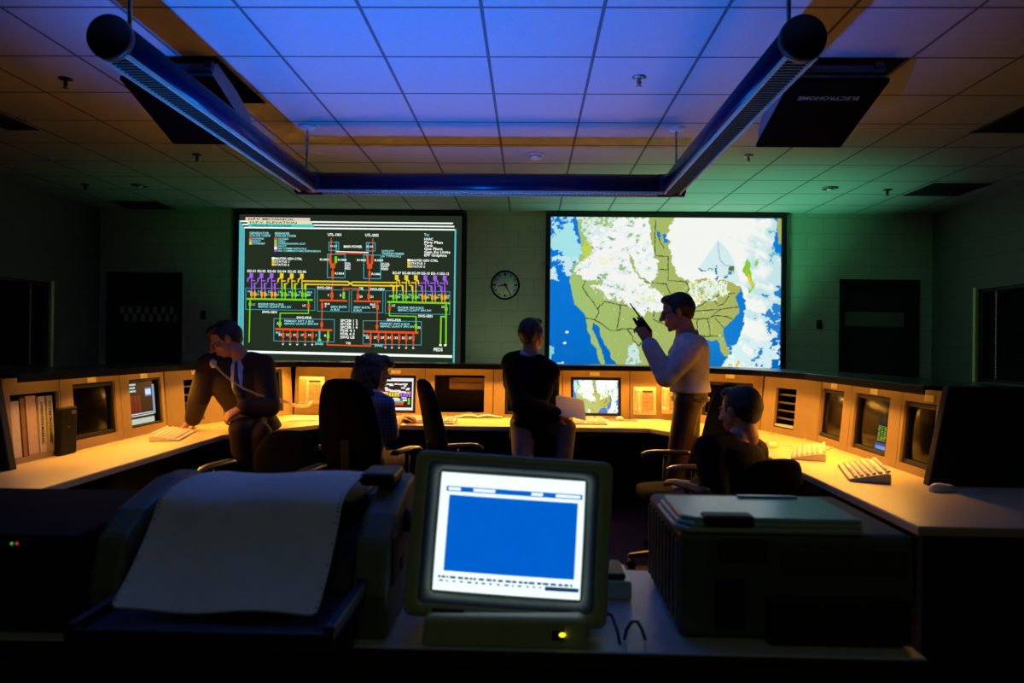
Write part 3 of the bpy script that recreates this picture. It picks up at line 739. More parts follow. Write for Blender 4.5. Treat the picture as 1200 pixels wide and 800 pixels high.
    fr2 = c1 & (n5 > .60) & (n5 < .655); col = put(col, fr2, L((206, 228, 230)))
    fr3 = c1 & (n5 > .70) & (y < 345); col = put(col, fr3, L((120, 176, 186)))
    low = inpoly(bx, by, [(846, 440), (856, 405), (870, 396), (888, 400), (915, 395), (915, 440)]) & (n3 > .46); col = put(col, low, L((206, 232, 236)))
    tri = inpoly(x+n1*2, y+n2*2, [(842, 279), (855, 292), (863, 310), (869, 331), (850, 327), (838, 318), (820, 312)]); col = put(col, tri, PG)
    col = put(col, seg(wx, wy_, [(842, 282), (843, 292), (845, 303), (850, 309), (856, 309)], .45), L((120, 165, 190)))
    lk = [[(820, 314), (827, 317), (833, 313), (840, 313), (841, 326)], [(842, 330), (848, 327), (851, 323), (858, 317), (861, 311)], [(818, 332), (822, 336)]]
    for p in lk: col = put(col, seg(bx, by, p, 1.3) & (n4 > .42), L((50, 110, 150)))
    col = put(col, inpoly(bx, by, [(857, 308), (862, 308), (861, 318), (856, 316)]), L((92, 106, 50)))
    rn = inpoly(bx, by, [(808, 332), (830, 326), (852, 330), (856, 340), (836, 352), (820, 350), (812, 345)])
    col = put(col, rn & (n3*.5+n4*.5 > .45), L((222, 234, 226))); col = put(col, rn & (n4 > .64), L((170, 210, 90))); col = put(col, rn & (n4 > .70), L((232, 206, 50)))
    rn = inpoly(bx, by, [(808, 344), (826, 344), (822, 356), (812, 362), (806, 356)]); col = put(col, rn, WH); col = put(col, rn & (n4 > .48), L((200, 220, 70))); col = put(col, rn & (n4 > .58), L((244, 176, 60)))
    rn = inpoly(x+n1*4, y+n2*4, [(876, 300), (880, 305), (880, 314), (885, 333), (882, 337), (876, 322), (871, 316)]); col = put(col, rn, L((130, 194, 40)))
    rn = inpoly(x+n1*4, y+n2*4, [(875, 314), (879, 320), (884, 331), (882, 335), (876, 323)]); col = put(col, rn & (n4 > .45), L((246, 190, 30)))
    col = put(col, inpoly(x+n1*4, y+n2*4, [(877, 335), (884, 337), (880, 342), (877, 341)]), L((140, 200, 60)))
    col = put(col, inpoly(bx, by, [(884, 303), (890, 302), (888, 308), (885, 310)]), L((140, 200, 90)))
    mx = inpoly(bx, by, [(740, 404), (748, 404), (751, 415), (753, 425), (748, 430), (734, 430), (738, 415)]) & (n4 > .36); col = put(col, mx, L((196, 226, 226)))
    col = put(col, inpoly(bx, by, [(640, 403), (651, 408), (650, 420), (645, 428), (640, 428)]), L((120, 206, 214)))
    col = put(col, inpoly(bx, by, [(656, 426), (664, 424), (664, 429), (657, 430)]), L((190, 230, 230)))
    for cx, cy in ((666.5, 390), (664, 403)): col = put(col, ((x-cx)/2)**2+((y-cy)/1.4)**2 < 1, WH)
    rn = inpoly(x+n1*3, y+n2*3, [(868, 420), (869, 425), (864, 431), (864, 427)]); col = put(col, rn, L((240, 186, 40)))
    col = put(col, inpoly(bx, by, [(856, 426), (862, 426), (860, 432), (855, 430)]) & (n4 > .45), L((150, 206, 60)))
    pr = fbm(x, y, 300, 2, .5); col = put(col, (pr > .865) & (col[..., 2] < .3) & (x > 700) & (y > 330) & (x < 860), PG)
    return col
def map_mesh(name, nx, ny, fpos, parent, k, px=(646, 915.5), py=(253, 432)):
    U, V = np.meshgrid(np.linspace(0, 1, nx), np.linspace(0, 1, ny))
    col = weather(px[0]+U*(px[1]-px[0]), py[0]+V*(py[1]-py[0]))
    P = fpos(U, V)
    idx = np.arange(nx*ny).reshape(ny, nx)
    fs = np.stack([idx[1:, :-1], idx[1:, 1:], idx[:-1, 1:], idx[:-1, :-1]], -1).reshape(-1, 4)
    me = bpy.data.meshes.new(name); me.from_pydata(P.reshape(-1, 3).tolist(), [], fs.tolist())
    ca = me.color_attributes.new('picture', 'FLOAT_COLOR', 'POINT')
    ca.data.foreach_set('color', np.concatenate([col, np.ones(col.shape[:2]+(1,))], -1).astype(np.float32).ravel())
    me.transform(wm(parent).inverted())
    m = bpy.data.materials.new(name+'_picture'); m.use_nodes = True; n, l = m.node_tree.nodes, m.node_tree.links
    b = n['Principled BSDF']; b.inputs['Base Color'].default_value = (.03, .03, .03, 1); b.inputs['Roughness'].default_value = .4
    at_ = n.new('ShaderNodeAttribute'); at_.attribute_name = 'picture'; l.new(at_.outputs['Color'], b.inputs['Emission Color']); b.inputs['Emission Strength'].default_value = k
    me.materials.append(m)
    o = bpy.data.objects.new(name, me); COL.objects.link(o); o.parent = parent
    return o
a, b, c, d = SCRN['R']
MAPK = 1.05
map_mesh('weather_map', 400, 262, lambda U, V: np.stack([a+U*(b-a), np.full_like(U, YS), d-V*(d-c)], -1), sr, MAPK)
# ================================================================== operator console
TILT = .09; DESK = .74
PATH = [(1.95, 3.40), (1.95, 4.85), (1.78, 5.50), (1.25, 6.15), (-2.05, 6.15), (-2.40, 5.55), (-2.57, 5.0), (-2.57, 3.40)]
FN = ['R', 'RC', 'RB', 'B', 'LB', 'LC', 'L']
FAC = {}
for i, nme in enumerate(FN):
    A2, B2 = Vector(PATH[i]+(DESK,)), Vector(PATH[i+1]+(DESK,))
    u = (B2-A2).normalized(); nrm = Vector((0, 0, 1)).cross(u)
    FAC[nme] = (frame(A2, u, nrm*math.cos(TILT)+Vector((0, 0, 1))*math.sin(TILT)), (B2-A2).length, nrm)
FH = .435
def fpt(f, x, y):           # pixel -> (s, w) on the console face
    M = FAC[f][0]; d = ray(x, y); n = M.to_3x3() @ Vector((0, 1, 0)); o = Vector((0, 0, EYE))
    t = (M.translation-o).dot(n)/d.dot(n); q = M.inverted() @ (o+d*t)
    return q.x, q.z
def opn(f, x0, y0, x1, y1):
    a, b = fpt(f, x0, y0), fpt(f, x1, y1)
    return [min(a[0], b[0]), max(a[0], b[0]), max(.025, min(a[1], b[1])), min(FH-.035, max(a[1], b[1]))]
def seam(f, x, y): return fpt(f, x, y)[0]
def bay(f, s0, s1, op, label):
    M = FAC[f][0] @ Matrix.Translation((s0, 0, 0))
    o = thing('console_bay', label, 'console panel', M=M)
    w = s1-s0; g = .003
    p = MB()
    if op:
        a, b, c, d = op[0]-s0, op[1]-s0, op[2], op[3]
        a = max(a, .012); b = min(b, w-.012)
        p.bb((g, -.02, 0), (a, 0, FH)); p.bb((b, -.02, 0), (w-g, 0, FH)); p.bb((a, -.02, 0), (b, 0, c)); p.bb((a, -.02, d), (b, 0, FH))
        p.build('face_panel', BEIGE, o)
        r = MB(); D_ = -.31 if f in ('R', 'L', 'B') else -.24
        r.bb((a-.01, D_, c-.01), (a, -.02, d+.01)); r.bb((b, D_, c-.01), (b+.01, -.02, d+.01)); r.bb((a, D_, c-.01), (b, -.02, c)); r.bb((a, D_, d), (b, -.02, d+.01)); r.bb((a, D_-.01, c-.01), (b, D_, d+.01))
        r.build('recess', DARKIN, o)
    else:
        p.bb((g, -.02, 0), (w-g, 0, FH)); p.build('face_panel', BEIGE, o, bevel=.003)
    return o
def plate(o, f, x, y, w=.085, h=.032):
    s, z = fpt(f, x, y); q = wm(o).inverted() @ (FAC[f][0] @ Vector((s, 0, z)))
    q.z = min(q.z, FH-.02-h/2)
    MB().bb((q.x-w/2, .0005, q.z-h/2), (q.x+w/2, .004, q.z+h/2)).build('label_plate', mat('label_card', (252, 240, 206), .6), o)

sR = [0, seam('R', 1054, 500), seam('R', 997, 480), FAC['R'][1]]
def opm(f, l, r, t, b):     # opening from the middles of its four edges
    a, b_ = fpt(f, *l)[0], fpt(f, *r)[0]; w0, w1 = fpt(f, *b)[1], fpt(f, *t)[1]
    return [min(a, b_), max(a, b_), max(.025, w0), min(FH-.035, w1)]
oR1, oR2, oR3 = opm('R', (956, 482), (986.5, 488), (972, 456), (968, 513)), opm('R', (1000, 490), (1040, 501), (1025, 463), (1015, 529)), opm('R', (1057, 505), (1094, 515), (1080, 472), (1066, 545))
bR3 = bay('R', sR[0], sR[1], oR3, 'beige console panel by the right end, dark monitor half hidden')
bR2 = bay('R', sR[1], sR[2], oR2, 'beige console panel on the right wing with the dark monitor bearing a painted reflection')
bR1 = bay('R', sR[2], sR[3], oR1, 'beige console panel on the right wing nearest the letter tray corner')
plate(bR1, 'R', 978, 452); plate(bR2, 'R', 1025, 459); plate(bR3, 'R', 1090, 467)
oRC = opn('RC', 910, 454, 929.5, 504); bRC = bay('RC', 0, FAC['RC'][1], oRC, 'beige corner panel on the right holding the letter tray')
oRB = opn('RB', 824, 446, 880, 492); bRB = bay('RB', 0, FAC['RB'][1], oRB, 'beige corner panel with a dark monitor behind the white-shirted man'); plate(bRB, 'RB', 856, 440)
sB = [0]+[seam('B', x, 460) for x in (738, 659, 578, 497.5, 415)]+[FAC['B'][1]]
oBm = opn('B', 669, 441.5, 728, 489); oBn = opn('B', 592, 440, 648.5, 486); oBp = opn('B', 509.5, 439, 567, 483.5); oBc = opn('B', 431, 439, 486.5, 484)
bB0 = bay('B', sB[0], sB[1], None, 'beige console panel with wall telephones beside the map monitor')
bB1 = bay('B', sB[1], sB[2], oBm, 'beige console panel framing the small weather map monitor'); plate(bB1, 'B', 697, 438)
bB2 = bay('B', sB[2], sB[3], oBn, 'beige console panel hidden behind the man in the dark blazer')
bB3 = bay('B', sB[3], sB[4], oBp, 'beige console panel with the open dark shelf beside the empty chair')
bB4 = bay('B', sB[4], sB[5], oBc, 'beige console panel framing the diagram monitor in front of the seated woman'); plate(bB4, 'B', 464, 435.5)
bB5 = bay('B', sB[5], sB[6], None, 'beige console panel with telephones left of the seated woman')
oLB = opn('LB', 270, 434, 332.5, 481); bLB = bay('LB', 0, FAC['LB'][1], oLB, 'beige corner panel with a dark opening behind the phone man')
oLC = opn('LC', 215, 445, 240, 491); bLC = bay('LC', 0, FAC['LC'][1], oLC, 'beige corner panel on the left with paper shelves beside the phone man'); plate(bLC, 'LC', 229, 436)
sL = [0, seam('L', 142, 470), seam('L', 71, 470), FAC['L'][1]]
oL1, oL2, oL3 = opm('L', (153, 473), (190, 468), (168, 443.5), (175, 498)), opm('L', (87, 483), (136.5, 477), (107, 448.5), (115, 511)), opm('L', (14, 500), (74, 492), (35, 461), (50, 531))
bL1 = bay('L', sL[0], sL[1], oL1, 'beige console panel on the left wing with the red lit monitor'); plate(bL1, 'L', 168, 440.5)
bL2 = bay('L', sL[1], sL[2], oL2, 'beige console panel on the left wing with the black blank monitor'); plate(bL2, 'L', 107, 445)
bL3 = bay('L', sL[2], sL[3], oL3, 'beige console panel on the left wing holding the shelf of binders')

def offset_path(d):
    out = []
    for i, p in enumerate(PATH):
        ns = []
        if i > 0: ns.append(FAC[FN[i-1]][2])
        if i < len(FN): ns.append(FAC[FN[i]][2])
        n = sum(ns, Vector()).normalized(); k = d/max(.5, n.dot(ns[0]))
        out.append((p[0]+n.x*k, p[1]+n.y*k))
    return out
inn, out_ = offset_path(.085), offset_path(-.40)
LEDGE = mat('ledge_dark_laminate', (24, 28, 26), .22, spec=.8)
lg = MB(); ls = [[(x, y, z) for (x, y), z in zip((inn[i], offset_path(.077)[i], offset_path(.077)[i], out_[i], out_[i], inn[i]), (1.158, 1.158, 1.182, 1.182, 1.202, 1.202))] for i in range(len(inn))]
lg.use(mat('ledge_lip_dark', (10, 10, 10), .6, spec=.1)).loft(ls, smooth=False)
lg.use(LEDGE)
for i_ in range(len(inn)-1): lg.m[i_*6+4] = 1
tag(lg.build('console_ledge', None, bevel=.004), 'long dark ledge running along the top of the whole console', 'ledge')
bp_ = MB()
for i in range(len(out_)-1):
    a, b = out_[i], out_[i+1]; a2, b2 = offset_path(-.38)[i], offset_path(-.38)[i+1]
    bp_.prism([a, b, b2, a2], 0, 1.178)
tag(bp_.build('console_back_panel', DARKIN), 'dark rear panel closing the back of the console under its ledge', 'console panel')
for x0, x1, lab in ((1.93, 2.75, 'tall black end panel closing the right wing of the console'), (-3.35, -2.55, 'tall black end panel closing the left wing of the console')):
    s_ = 1 if x0 > 0 else -1; e_ = x0 if x0 > 0 else x1
    ex = MB().loft([[(e_-s_*.07, y, DESK), (e_+s_*.02, y, 1.204), (e_+s_*.8, y, 1.204), (e_+s_*.8, y, DESK)] for y in (3.345, 3.395)], smooth=False)
    ex.bb((e_+s_*.03, 3.355, 0), (e_+s_*.8, 3.395, DESK-.037))
    tag(ex.build('console_end_panel', mat('end_panel_black', (20, 19, 18), .6), bevel=.006), lab, 'console panel')
f0 = offset_path(-.015)
WT = [(1.4, 2.58), (2.5, 2.58), (2.5, 3.35), (1.965, 3.35)]+f0+[(-2.585, 3.35), (-3.15, 3.35), (-3.15, 2.58), (-2.06, 2.58), (-2.06, 4.75), (-1.6, 5.45), (.93, 5.5), (1.4, 4.7)]
tag(MB().prism(WT, DESK-.036, DESK).build('worktop', TOPM, bevel=.007), 'long pale worktop lit orange, running round all three sides of the console', 'worktop')
cbp = MB(); f1 = offset_path(-.03)
for i in range(len(PATH)-1): cbp.prism([PATH[i], PATH[i+1], f1[i+1], f1[i]], 0, DESK-.037)
tag(cbp.build('kneehole_panel', mat('base_black', (18, 17, 16), .8)), 'dark kneehole panel under the worktop along the console', 'console panel')
for x0, x1, lab in ((1.46, 2.46, 'dark gable panel under the near end of the right worktop'), (-3.1, -2.12, 'dark gable panel under the near end of the left worktop')):
    tag(MB().bb((x0, 2.66, 0), (x1, 2.70, DESK-.037)).build('desk_gable', MATS['base_black'], bevel=.004), lab, 'desk panel')

# strip lamps under the ledge
LAMP = glow('warm_tube', (255, 190, 90), 3.0, sample=False)
WARM = (1.0, .44, .05)
WARM_W = 10.0
def strip(f, s0, s1, lab, k=1.0):
    M0, L, nrm = FAC[f]; u = M0.to_3x3() @ Vector((1, 0, 0)); c = M0.translation+u*((s0+s1)/2); w = s1-s0
    p = Vector((c.x, c.y, 1.182))+nrm*.028
    o = thing('strip_lamp', lab, 'lamp', M=frame(p, u, nrm), group='strip lamps under the console ledge')
    MB().bb((-w/2+.03, -.014, -.012), (w/2-.03, .014, 0)).build('housing', WHITEM, o, bevel=.002)
    MB().capsule((-w/2+.05, .006, -.017), (w/2-.05, .006, -.017), .005, .005, 10).build('tube', LAMP, o)
    ld = bpy.data.lights.new('strip_light', 'AREA'); ld.shape = 'RECTANGLE'; ld.size = w-.06; ld.size_y = .02; ld.energy = WARM_W*w*k*{'B': 1.35, 'RB': .9, 'RC': .8, 'R': 1.1, 'LB': .8, 'LC': .8, 'L': 1.0}[f]; ld.color = WARM
    lo = bpy.data.objects.new('strip_light', ld); COL.objects.link(lo)
    q = p+nrm*.026; q.z = 1.1625
    zdir = (Vector((0, 0, 1))*.80-nrm*.60); ld.spread = math.radians(150)
    lo.matrix_basis = zframe(q, zdir, nrm) if False else frame(q, u, zdir.cross(u))
strip('R', sR[0]+.15, sR[1], 'strip lamp under the ledge over the panel at the right end', .9)
strip('R', sR[1], sR[2], 'strip lamp under the ledge over the dark monitor with a painted reflection', 1.0)
strip('R', sR[2], sR[3], 'strip lamp under the ledge over the right wing monitor beside the letter tray', 1.0)
strip('RC', 0, FAC['RC'][1], 'strip lamp under the ledge over the right letter tray', .8)
strip('RB', 0, FAC['RB'][1], 'strip lamp under the ledge behind the white-shirted man', .8)
for i, lab in enumerate(('over the telephones right of the map monitor', 'over the small map monitor', 'behind the man in the dark blazer', 'over the open dark shelf', 'over the diagram monitor', 'over the telephones left of the woman')):
    strip('B', sB[i], sB[i+1], 'strip lamp under the ledge '+lab, 1.1)
strip('LB', 0, FAC['LB'][1], 'strip lamp under the ledge behind the phone man', .6)
strip('LC', 0, FAC['LC'][1], 'strip lamp under the ledge over the left paper shelves', .7)
strip('L', sL[0], sL[1], 'strip lamp under the ledge over the red lit monitor', .7)
strip('L', sL[1], sL[2], 'strip lamp under the ledge over the black blank monitor', .75)
strip('L', sL[2], sL[3]-.1, 'strip lamp under the ledge over the binders', .6)

# built-in monitors
GLASS = mat('dark_screen_glass', (6, 6, 7), .14, spec=.15)
def bay_monitor(f, op, lab, bez=.022):
    s0, s1, w0, w1 = op; w, h = s1-s0-.006, w1-w0-.006
    M = FAC[f][0] @ Matrix.Translation(((s0+s1)/2, -.03, (w0+w1)/2))
    o = thing('desk_monitor', lab, 'monitor', M=M, group='monitors built into the console')
    b = MB()
    b.bb((-w/2, -.03, -h/2), (-w/2+bez, .018, h/2)).bb((w/2-bez, -.03, -h/2), (w/2, .018, h/2)).bb((-w/2, -.03, -h/2), (w/2, .018, -h/2+bez)).bb((-w/2, -.03, h/2-bez), (w/2, .018, h/2))
    b.build('bezel', mat('monitor_bezel', (16, 15, 13), .5), o, bevel=.004)
    MB().bb((-w/2+.01, -.25 if f in ('R', 'L', 'B') else -.17, -h/2+.01), (w/2-.01, -.03, h/2-.01)).build('housing', BLK, o)
    W, Hh = w/2-bez, h/2-bez; g = MB(); n = 10
    for i in range(n):
        for j in range(n):
            def P(a, b_): 
                X, Z = -1+2*a/n, -1+2*b_/n
                return (X*W, -.004+.010*(1-X*X*.5-Z*Z*.5), Z*Hh)
            g.add([P(i, j), P(i+1, j), P(i+1, j+1), P(i, j+1)], [(0, 1, 2, 3)], None, True)
    g.weld = True; g.build('screen_glass', GLASS, o)
    return o, W, Hh
def ui(o, W, Hh, items, name='display', dy=.011):
    mb = MB()
    for c, k, x0, z0, x1, z1 in items:      # fractions from upper left as the operator sees it
        mb.use(glow('ui_%d_%d_%d' % c, c, k))
        X0, X1, Z0, Z1_ = W-2*W*x0, W-2*W*x1, Hh-2*Hh*z0, Hh-2*Hh*z1
        mb.quad((X0, dy, Z0), (X1, dy, Z0), (X1, dy, Z1_), (X0, dy, Z1_)); dy += .00006
    mb.build(name, None, o)
bay_monitor('R', oR3, 'blank dark monitor at the right end of the console, by the black end panel')
o, W, Hh = bay_monitor('R', oR2, 'dark monitor on the right wing with a painted green and blue corner reflection')
it = [((20, 60, 150), .7, .62, .84, .99, .99), ((90, 150, 220), .9, .66, .90, .95, .97)]  # glowing patches paint another monitor's reflection onto the glass
rr = random.Random(3)
for i in range(12):
    z = .50+i*.026
    for j in range(3):
        x = .70+j*.09; it.append(((90, 170, 50) if rr.random() < .8 else (170, 200, 70), .8, x, z, x+.05+rr.random()*.03, z+.014))
ui(o, W, Hh, it)
bay_monitor('R', oR1, 'dark glossy monitor on the right wing with orange lamp reflections')
bay_monitor('RB', oRB, 'large blank monitor behind the white-shirted man')
bay_monitor('B', oBn, 'dark monitor mostly hidden behind the man in the dark blazer')
o, W, Hh = bay_monitor('B', oBm, 'small monitor showing the satellite weather map')
map_mesh('map_display', 90, 66, lambda U, V: np.stack([W-2*W*U, np.full_like(U, .012), Hh-2*Hh*V], -1)@np.array(wm(o).to_3x3()).T+np.array(wm(o).translation), o, 1.25, (655, 912), (258, 425))
o, W, Hh = bay_monitor('B', oBc, 'monitor showing a colourful diagram before the seated woman')
it = [((236, 240, 244), 1.0, 0, 0, 1, 1), ((20, 26, 30), .5, .05, .10, .97, .92)]
rr = random.Random(5)
for i in range(46):
    x, z = .06+rr.random()*.8, .12+rr.random()*.34; it.append(((232, 236, 236) if rr.random() < .8 else (214, 80, 60), 1, x, z, x+.05+rr.random()*.09, z+.045))
for i in range(10): it.append((((238, 208, 60) if i < 6 else (160, 100, 220)), 1, .30+i*.066, .46, .35+i*.066, .58))
for i in range(16):
    x, z = .1+rr.random()*.7, .6+rr.random()*.2; it.append((((120, 190, 120), (70, 160, 180), (232, 236, 236))[i % 3], 1, x, z, x+.08+rr.random()*.1, z+.035))
it += [((208, 70, 60), 1, .42, .76, .78, .85), ((120, 200, 60), 1, .88, .62, .93, .82), ((232, 236, 236), 1, .76, .66, .86, .72)]
ui(o, W, Hh, it)
bay_monitor('LB', oLB, 'dark monitor in the corner panel partly hidden by the phone man')
o, W, Hh = bay_monitor('L', oL1, 'lit monitor on the left wing with red rows and white text', .012)
it = [((18, 20, 26), .4, .02, .02, .80, .98)]
for i in range(3): it.append(((160, 214, 226), .9, .03, .05+i*.075, .2+.06*rr.random(), .09+i*.075))
for i in range(9):
    for j in range(3): it.append(((120, 24, 24), .9, .04+j*.12, .33+i*.047, .14+j*.12, .365+i*.047))
it += [((200, 224, 240), 1, .55, .2, .74, .33), ((70, 120, 190), .8, .53, .16, .76, .37), ((216, 236, 240), .9, .04, .74, .8, .762), ((216, 236, 240), .9, .04, .785, .8, .805), ((188, 204, 190), .95, .02, .86, .8, .985), ((120, 160, 190), .9, .78, .1, .86, .8)]
it[1+3+27:1+3+27+2] = it[1+3+27:1+3+27+2][::-1]
ui(o, W, Hh, it)
bay_monitor('L', oL2, 'black blank monitor on the left wing beside the binders')

# open shelf bay by the empty chair
s0, s1, w0, w1 = oBp
o = thing('rack_equipment', 'tan equipment drawer inside the open dark shelf of the console', 'equipment', M=FAC['B'][0] @ Matrix.Translation(((s0+s1)/2, -.2, w0+.265*(w1-w0)/.33)))
hw = (s1-s0)/2
MB().bb((-hw+.004, -.13, -.055), (hw-.12, .13, .045)).build('drawer_body', mat('tan_steel', (120, 92, 50), .5), o, bevel=.004)
MB().bb((-hw+.02, .13, -.004), (hw-.14, .136, .001)).build('drawer_slot', BLK, o)
# letter trays
def trays(f, op, lab, n, pap):
    s0, s1, w0, w1 = op; hw = (s1-s0)/2-.004; h = w1-w0
    o = thing('letter_tray', lab, 'letter tray', M=FAC[f][0] @ Matrix.Translation(((s0+s1)/2, -.135, w0)))
    for i in range(n):
        z = .004+i*h/n
        MB().bb((-hw, -.10, z), (hw, .11, z+.004)).bb((-hw, .106, z), (hw, .11, z+.014)).build('tray_shelf', mat('tray_plastic', (96, 74, 44), .4), o)
    if pap:
        p = thing('paper_stack', 'papers lying in the lowest shelf of the ' + ('right' if f == 'RC' else 'left') + ' letter tray', 'papers', M=FAC[f][0] @ Matrix.Translation(((s0+s1)/2, -.13, w0+.009)))
        MB().bb((-hw+.01, -.09, 0), (hw-.01, .125, .016)).build('sheets', PAPER, p)
trays('RC', oRC, 'letter tray with several shelves in the right corner panel', 5, True)
trays('LC', oLC, 'letter tray with several shelves in the left corner panel', 5, False)

# binders in the left bay
def binder(x0, x1, hh, lab, m, tilt=0, spine=None, sm=None, dark=False):
    a = fpt('L', x0, 500)[0]; b = fpt('L', x1, 500)[0]; w = abs(a-b)-.003
    M = FAC['L'][0] @ Matrix.Translation(((a+b)/2, -.015, oL3[2]+.001)) @ Matrix.Rotation(tilt, 4, 'Y')
    o = thing('ring_binder', lab, 'binder', M=M, group='binders in the left console shelf')
    MB().bb((-w/2, -.25, 0), (-w/2+.004, 0, hh)).bb((w/2-.004, -.25, 0), (w/2, 0, hh)).bb((-w/2, -.004, 0), (w/2, 0, hh)).build('cover', m, o, bevel=.0015)
    MB().bb((-w/2+.005, -.24, .008), (w/2-.005, -.006, hh-.01)).build('pages', PAPER, o)
    if spine:
        t = MB().use(mat('spine_lettering', (50, 46, 40), .6))
        put_text(t, spine, frame((w*.22, .001, hh*.9), (0, 0, -1), (-1, 0, 0)), hh*.75, w*.42)
        t.build('spine_lettering', None, o)
BW = mat('binder_white', (214, 200, 170), .55); BT = mat('binder_tan', (150, 112, 60), .6); BP = mat('binder_pink', (206, 176, 150), .6)
binder(12, 27.5, .29, 'pale thick binder at the near end of the left console shelf', BW, 0)
binder(28.5, 34, .30, 'narrow tan binder between two thick pale binders', BT, 0)
binder(35, 47.5, .31, 'widest pinkish white binder in the left console shelf', BP, 0)
binder(48.5, 57, .30, 'white binder lettered down its spine, leaning beside the wide pale one', BW, -.03, 'OPERATION MANUAL')
binder(58.5, 66, .30, 'narrow white-spined binder lettered down its spine, beside the black box', BW, -.03, 'SYSTEM PROCEDURES')
a = fpt('L', 70, 515); pt = FAC['L'][0] @ Vector((a[0], .026, 0)); pt.z = DESK
o = thing('desktop_unit', 'black upright box standing on the worktop before the binders', 'device', M=Matrix.Translation(pt) @ Matrix.Rotation(-PI/2, 4, 'Z'))
MB().bb((-.075, -.018, 0), (.075, .018, .262)).build('case', mat('unit_black', (9, 9, 10), .6, spec=.2), o, bevel=.012)
MB().bb((-.055, .0185, .22), (-.02, .02, .24)).bb((-.006, .0185, .15), (.012, .02, .155)).build('front_label', mat('faint_label', (90, 92, 100), .5), o)

# desk telephones fixed to the console face
def phone(f, x0, y0, x1, y1, lab, handset=True):
    op = opn(f, x0, y0, x1, y1); w, h = op[1]-op[0], op[3]-op[2]
    o = thing('telephone', lab, 'telephone', M=FAC[f][0] @ Matrix.Translation(((op[0]+op[1])/2, .001, (op[2]+op[3])/2)), group='console telephones')
    MB().bb((-w/2, 0, -h/2), (w/2, .035, h/2)).build('body', CREAM, o, bevel=.008)
    k = MB()
    for i in range(5):
        for j in range(4):
            k.bb((-w*.38+j*w*.13, .035, -h*.36+i*h*.13), (-w*.38+j*w*.13+w*.09, .041, -h*.36+i*h*.13+h*.09))
    k.build('keypad', mat('phone_keys', (176, 150, 104), .5), o)
    MB().bb((-w*.36, .035, h*.30), (w*.10, .038, h*.36)).build('index_slot', mat('slot_dark', (70, 56, 36), .5), o)
    if handset:
        MB().capsule((w*.34, .055, -h*.32), (w*.34, .055, h*.32), .014, .014, 10).ell((w*.34, .048, h*.34), (.026, .022, .03)).ell((w*.34, .048, -h*.34), (.026, .022, .03)).build('handset', CREAM, o)
    else:
        MB().bb((w*.2, .035, -h*.42), (w*.46, .042, h*.42)).build('cradle', mat('phone_keys', (176, 150, 104), .5), o, bevel=.004)
    return o
ph1 = phone('B', 352, 441, 380, 473, 'beige telephone on the console left of the woman, handset off', False)
phone('B', 385, 448, 407, 480, 'beige telephone half hidden behind the seated woman\'s chair')
phone('B', 742, 453, 768, 486, 'beige telephone right of the small weather map monitor')
phone('B', 775, 451, 797, 485, 'beige telephone half hidden behind the white-shirted man')

# keyboards, mice, papers on the worktop
def keyboard(*a, **k): KB.append(keyboard_(*a, **k))
def keyboard_(px, py, rz, lab, lift=.012):
    p = atz(px, py, DESK+.02)
    o = thing('keyboard', lab, 'keyboard', (p.x, p.y, DESK), rz, 'keyboards on the worktop')
    w, d = .235, .09; c = MB()
    prof = [(-d, .001), (d, .001), (d, .022+lift), (d-.02, .026+lift), (-d+.01, .014), (-d, .010)]
    c.loft([[(x, y, z) for y, z in prof] for x in (-w, w)], smooth=False)
    c.build('case', CREAM, o, bevel=.004)
    k = MB(); nrow = 6; sl = (lift+.012)/(2*d-.03)
    for r in range(nrow):
        y = -d+.022+r*.0265+(.008 if r == 5 else 0); x = -w+.012; i = 0
        while x < w-.02:
            kw = .017 if not (r == 0 and 4 < i < 6) else .095
            if .062 < x-.0 < .075 or .142 < x < .152: x += .012
            z = .014+sl*(y+d-.01)
            k.add([(x, y, z), (x+kw, y, z), (x+kw, y+.018, z+sl*.018), (x, y+.018, z+sl*.018), (x+.003, y+.003, z+.009), (x+kw-.003, y+.003, z+.009), (x+kw-.003, y+.015, z+.009+sl*.016), (x+.003, y+.015, z+.009+sl*.016)],
                  [(0, 1, 5, 4), (1, 2, 6, 5), (2, 3, 7, 6), (3, 0, 4, 7), (4, 5, 6, 7)])
            x += kw+.002; i += 1
    k.build('keycaps', CREAMK, o)
    if lift > .01:
        for sx in (-1, 1): MB().bb((sx*(w-.05)-.02, d-.02, 0), (sx*(w-.05)+.02, d-.012, .03)).build('foot', CREAM, o)
    return o
KB = []
keyboard(203, 508, PI/2+.25, 'cream keyboard on the left worktop beside the phone man\'s hand')
keyboard(500, 492, -.1, 'cream keyboard on the rear worktop in front of the seated woman')
keyboard(676, 493, .05, 'cream keyboard under the small weather map monitor')
keyboard(868, 511, -PI/2-.30, 'cream keyboard farthest along the right worktop, beside the seated man\'s head')
keyboard(948, 529, -PI/2-.38, 'cream keyboard midway along the right worktop before the orange-streaked monitor', .02)
keyboard(1011, 551, -PI/2-.30, 'largest looking cream keyboard, tilted up on the right worktop', .022)
